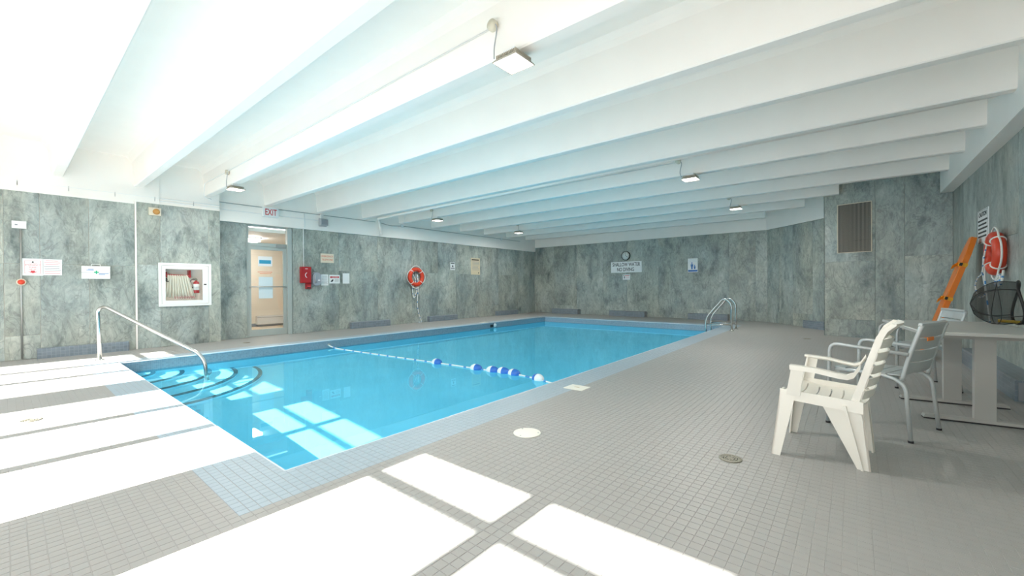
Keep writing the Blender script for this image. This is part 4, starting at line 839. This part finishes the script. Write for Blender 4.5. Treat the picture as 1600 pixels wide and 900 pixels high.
# ------------------------------------------------------------------ white resin chair
def resin_chair():
    fw = Vector((-.997, .075)).normalized()
    t = thing('resin_chair', 'cream white slatted resin armchair facing the pool', 'chair', (-.1125, 3.47, 0), (0, 0, math.atan2(-fw.x, fw.y)))
    for s in (-1, 1):
        # front leg: outer side plate and front plate
        mb = MB()
        def plate(p0, p1, p2, p3, th, mbx):      # quad p0..p3 and a thickness vector
            th = Vector(th); q = [Vector(p) for p in (p0, p1, p2, p3)]; mbx.hexa([q[0], q[1], q[2], q[3], q[0]+th, q[1]+th, q[2]+th, q[3]+th])
        plate((s*.290,.285,0), (s*.290,.235,0), (s*.262,.150,.425), (s*.268,.238,.430), (-s*.010,0,0), mb)
        plate((s*.290,.285,0), (s*.245,.280,0), (s*.185,.236,.430), (s*.268,.238,.430), (0,-.010,0), mb)
        mb.build('leg', 'resin', t, merge=False)
        mb = MB()
        plate((s*.212,-.212,0), (s*.212,-.148,0), (s*.250,.015,.36), (s*.247,-.175,.41), (-s*.010,0,0), mb)
        plate((s*.212,-.212,0), (s*.165,-.205,0), (s*.180,-.170,.41), (s*.247,-.175,.41), (0,.010,0), mb)
        plate((s*.215,-.178,0), (s*.215,-.166,0), (s*.252,-.085,.38), (s*.252,-.10,.38), (s*.012,0,0), mb)
        mb.build('leg', 'resin', t, merge=False)
        mb = MB()
        plate((s*.266,.240,.435), (s*.266,.236,.372), (s*.250,-.180,.345), (s*.250,-.180,.415), (-s*.012,0,0), mb)
        mb.build('side_rail', 'resin', t)
        # arm: upright and flat arm sweeping into the back post
        mb = MB()
        plate((s*.268,.205,.40), (s*.266,.130,.40), (s*.290,.105,.585), (s*.292,.172,.585), (-s*.012,0,0), mb)
        plate((s*.268,.205,.40), (s*.226,.200,.40), (s*.250,.168,.585), (s*.292,.172,.585), (0,-.010,0), mb)
        mb.build('arm_upright', 'resin', t, merge=False)
        prof = [(.182,.600),(.05,.594),(-.06,.575),(-.105,.570),(-.135,.585),(-.165,.640)]
        vs = []
        for i, (y, z) in enumerate(prof):
            xo = .298-.010*i; xi = .243-.006*i; vs += [(s*xi,y,z),(s*xo,y,z),(s*xo,y-.002,z-.030),(s*xi,y-.002,z-.014)]
        n = len(prof); mb = MB().add(vs, [(i*4+j, i*4+(j+1) % 4, (i+1)*4+(j+1) % 4, (i+1)*4+j) for i in range(n-1) for j in range(4)]+[(0,1,2,3),(4*n-1,4*n-2,4*n-3,4*n-4)])
        mb.build('armrest', 'resin', t)
        # back post
        prof = [(-.130,.38),(-.165,.50),(-.205,.65),(-.250,.80),(-.272,.845),(-.315,.885)]
        vs = []
        for i, (y, z) in enumerate(prof):
            w = [.040,.034,.032,.032,.030,.026][i]; x = [.245,.240,.232,.222,.216,.208][i]; vs += [(s*x,y+w/2,z),(s*x,y-w/2,z-.006),(s*(x-.024),y-w/2,z-.006),(s*(x-.024),y+w/2,z)]
        n = len(prof); MB().add(vs, [(i*4+j, i*4+(j+1) % 4, (i+1)*4+(j+1) % 4, (i+1)*4+j) for i in range(n-1) for j in range(4)]+[(0,1,2,3),(4*n-1,4*n-2,4*n-3,4*n-4)]).build('back_post', 'resin', t)
    # seat: dished sheet with open cross slots
    M_ = 8; vs = []; fs = []; rows = [.238, .225]
    while rows[-1] > -.15: rows += [rows[-1]-.030, rows[-1]-.060, rows[-1]-.068]
    for i, y in enumerate(rows):
        f = (.238-y)/.395; zc = .428-.030*math.sin(PI*min(1, f))-.018*f - (.022 if i == 0 else 0)
        for j in range(M_+1):
            u = -1+2*j/M_; vs.append((u*(.262-.03*f), y-.02*(1-u*u)*(1 if i > 1 else 0), zc-.014*(1-u*u)))
    for i in range(len(rows)-1):
        for j in range(M_):
            if i > 1 and (i-1) % 3 == 2 and 0 < j < M_-1: continue
            fs.append((i*(M_+1)+j, (i+1)*(M_+1)+j, (i+1)*(M_+1)+j+1, i*(M_+1)+j+1))
    top = MB().add(vs, fs, False)
    so = top.build('seat', 'resin', t); md = so.modifiers.new('thickness', 'SOLIDIFY'); md.thickness = .008; md.offset = -1
    # back slats
    for k in range(6):
        z0 = .425+.078*k; z1 = z0+.052; yy = lambda z: -.160-(z-.42)*.262
        vs = []
        for m_ in range(9):
            u = -1+2*m_/8; b = .045*(1-u*u); hw = .226-.012*k/5
            vs += [(u*hw, yy(z0)-b, z0), (u*hw, yy(z1)-b, z1), (u*hw, yy(z1)-b-.010, z1), (u*hw, yy(z0)-b-.010, z0)]
        fs = [(m_*4+j, m_*4+(j+1) % 4, (m_+1)*4+(j+1) % 4, (m_+1)*4+j) for m_ in range(8) for j in range(4)]+[(0,1,2,3),(35,34,33,32)]
        if k < 5: MB().add(vs, fs).build('back_slat', 'resin', t)
        else:
            vs = []
            for m_ in range(9):
                u = -1+2*m_/8; b = .03*(1-u*u); vs += [(u*.215, -.235-b, .79), (u*.215, -.275-b, .85), (u*.215, -.325-b, .885), (u*.215, -.322-b, .873), (u*.215, -.285-b, .84), (u*.215, -.247-b, .785)]
            MB().add(vs, [(m_*6+j, m_*6+(j+1) % 6, (m_+1)*6+(j+1) % 6, (m_+1)*6+j) for m_ in range(8) for j in range(6)]+[tuple(range(6)), tuple(range(53, 47, -1))]).build('top_rail', 'resin', t)
    return t
resin_chair()

# ------------------------------------------------------------------ landing net on the table
t = thing('pool_net', 'black mesh landing net bag with a yellow pole lying on the table', 'net', (1.17, 5.86, .735))
hoop = [(.02*math.sin(a*2), .12*math.cos(a), .20+.195*math.sin(a)) for a in [2*PI*k/28 for k in range(28)]]
MB().tube(hoop, .011, 8, closed=True).build('hoop', 'black', t)
rings = []
NB = 10
for i in range(NB+1):
    f = i/NB; xx = -.30*f**.9; prof_ = (1+.10*math.sin(PI*min(1, f*1.3)))*(max(0, 1-f**3.2))**.5
    zc = .20-.015*f
    rings.append([(xx+.02*math.sin(a*2)*(1-f), .125*math.cos(a)*prof_, zc+.185*math.sin(a)*prof_) for a in [2*PI*k/28 for k in range(28)]])
vs = [p for r_ in rings for p in r_]
MB().add(vs, [(i*28+k, i*28+(k+1) % 28, (i+1)*28+(k+1) % 28, (i+1)*28+k) for i in range(NB) for k in range(28)], True).build('mesh_bag', 'net', t)
mb = MB()
for k in (3, 7, 11, 17, 21, 25): mb.tube([rings[i][k] for i in range(NB+1)], .0035, 5)
mb.tube([rings[4][k] for k in range(28)], .003, 5, closed=True)
mb.build('seam_cord', 'black', t, merge=False)
MB().tube([(-.12, .02, .028), (.06, -.02, .020), (.10, -.55, .018)], .014, 10).build('pole', 'pole', t)
MB().tube([(.02, -.02, .02), (.055, -.10, .02)], .020, 10).build('pole_socket', 'black', t)
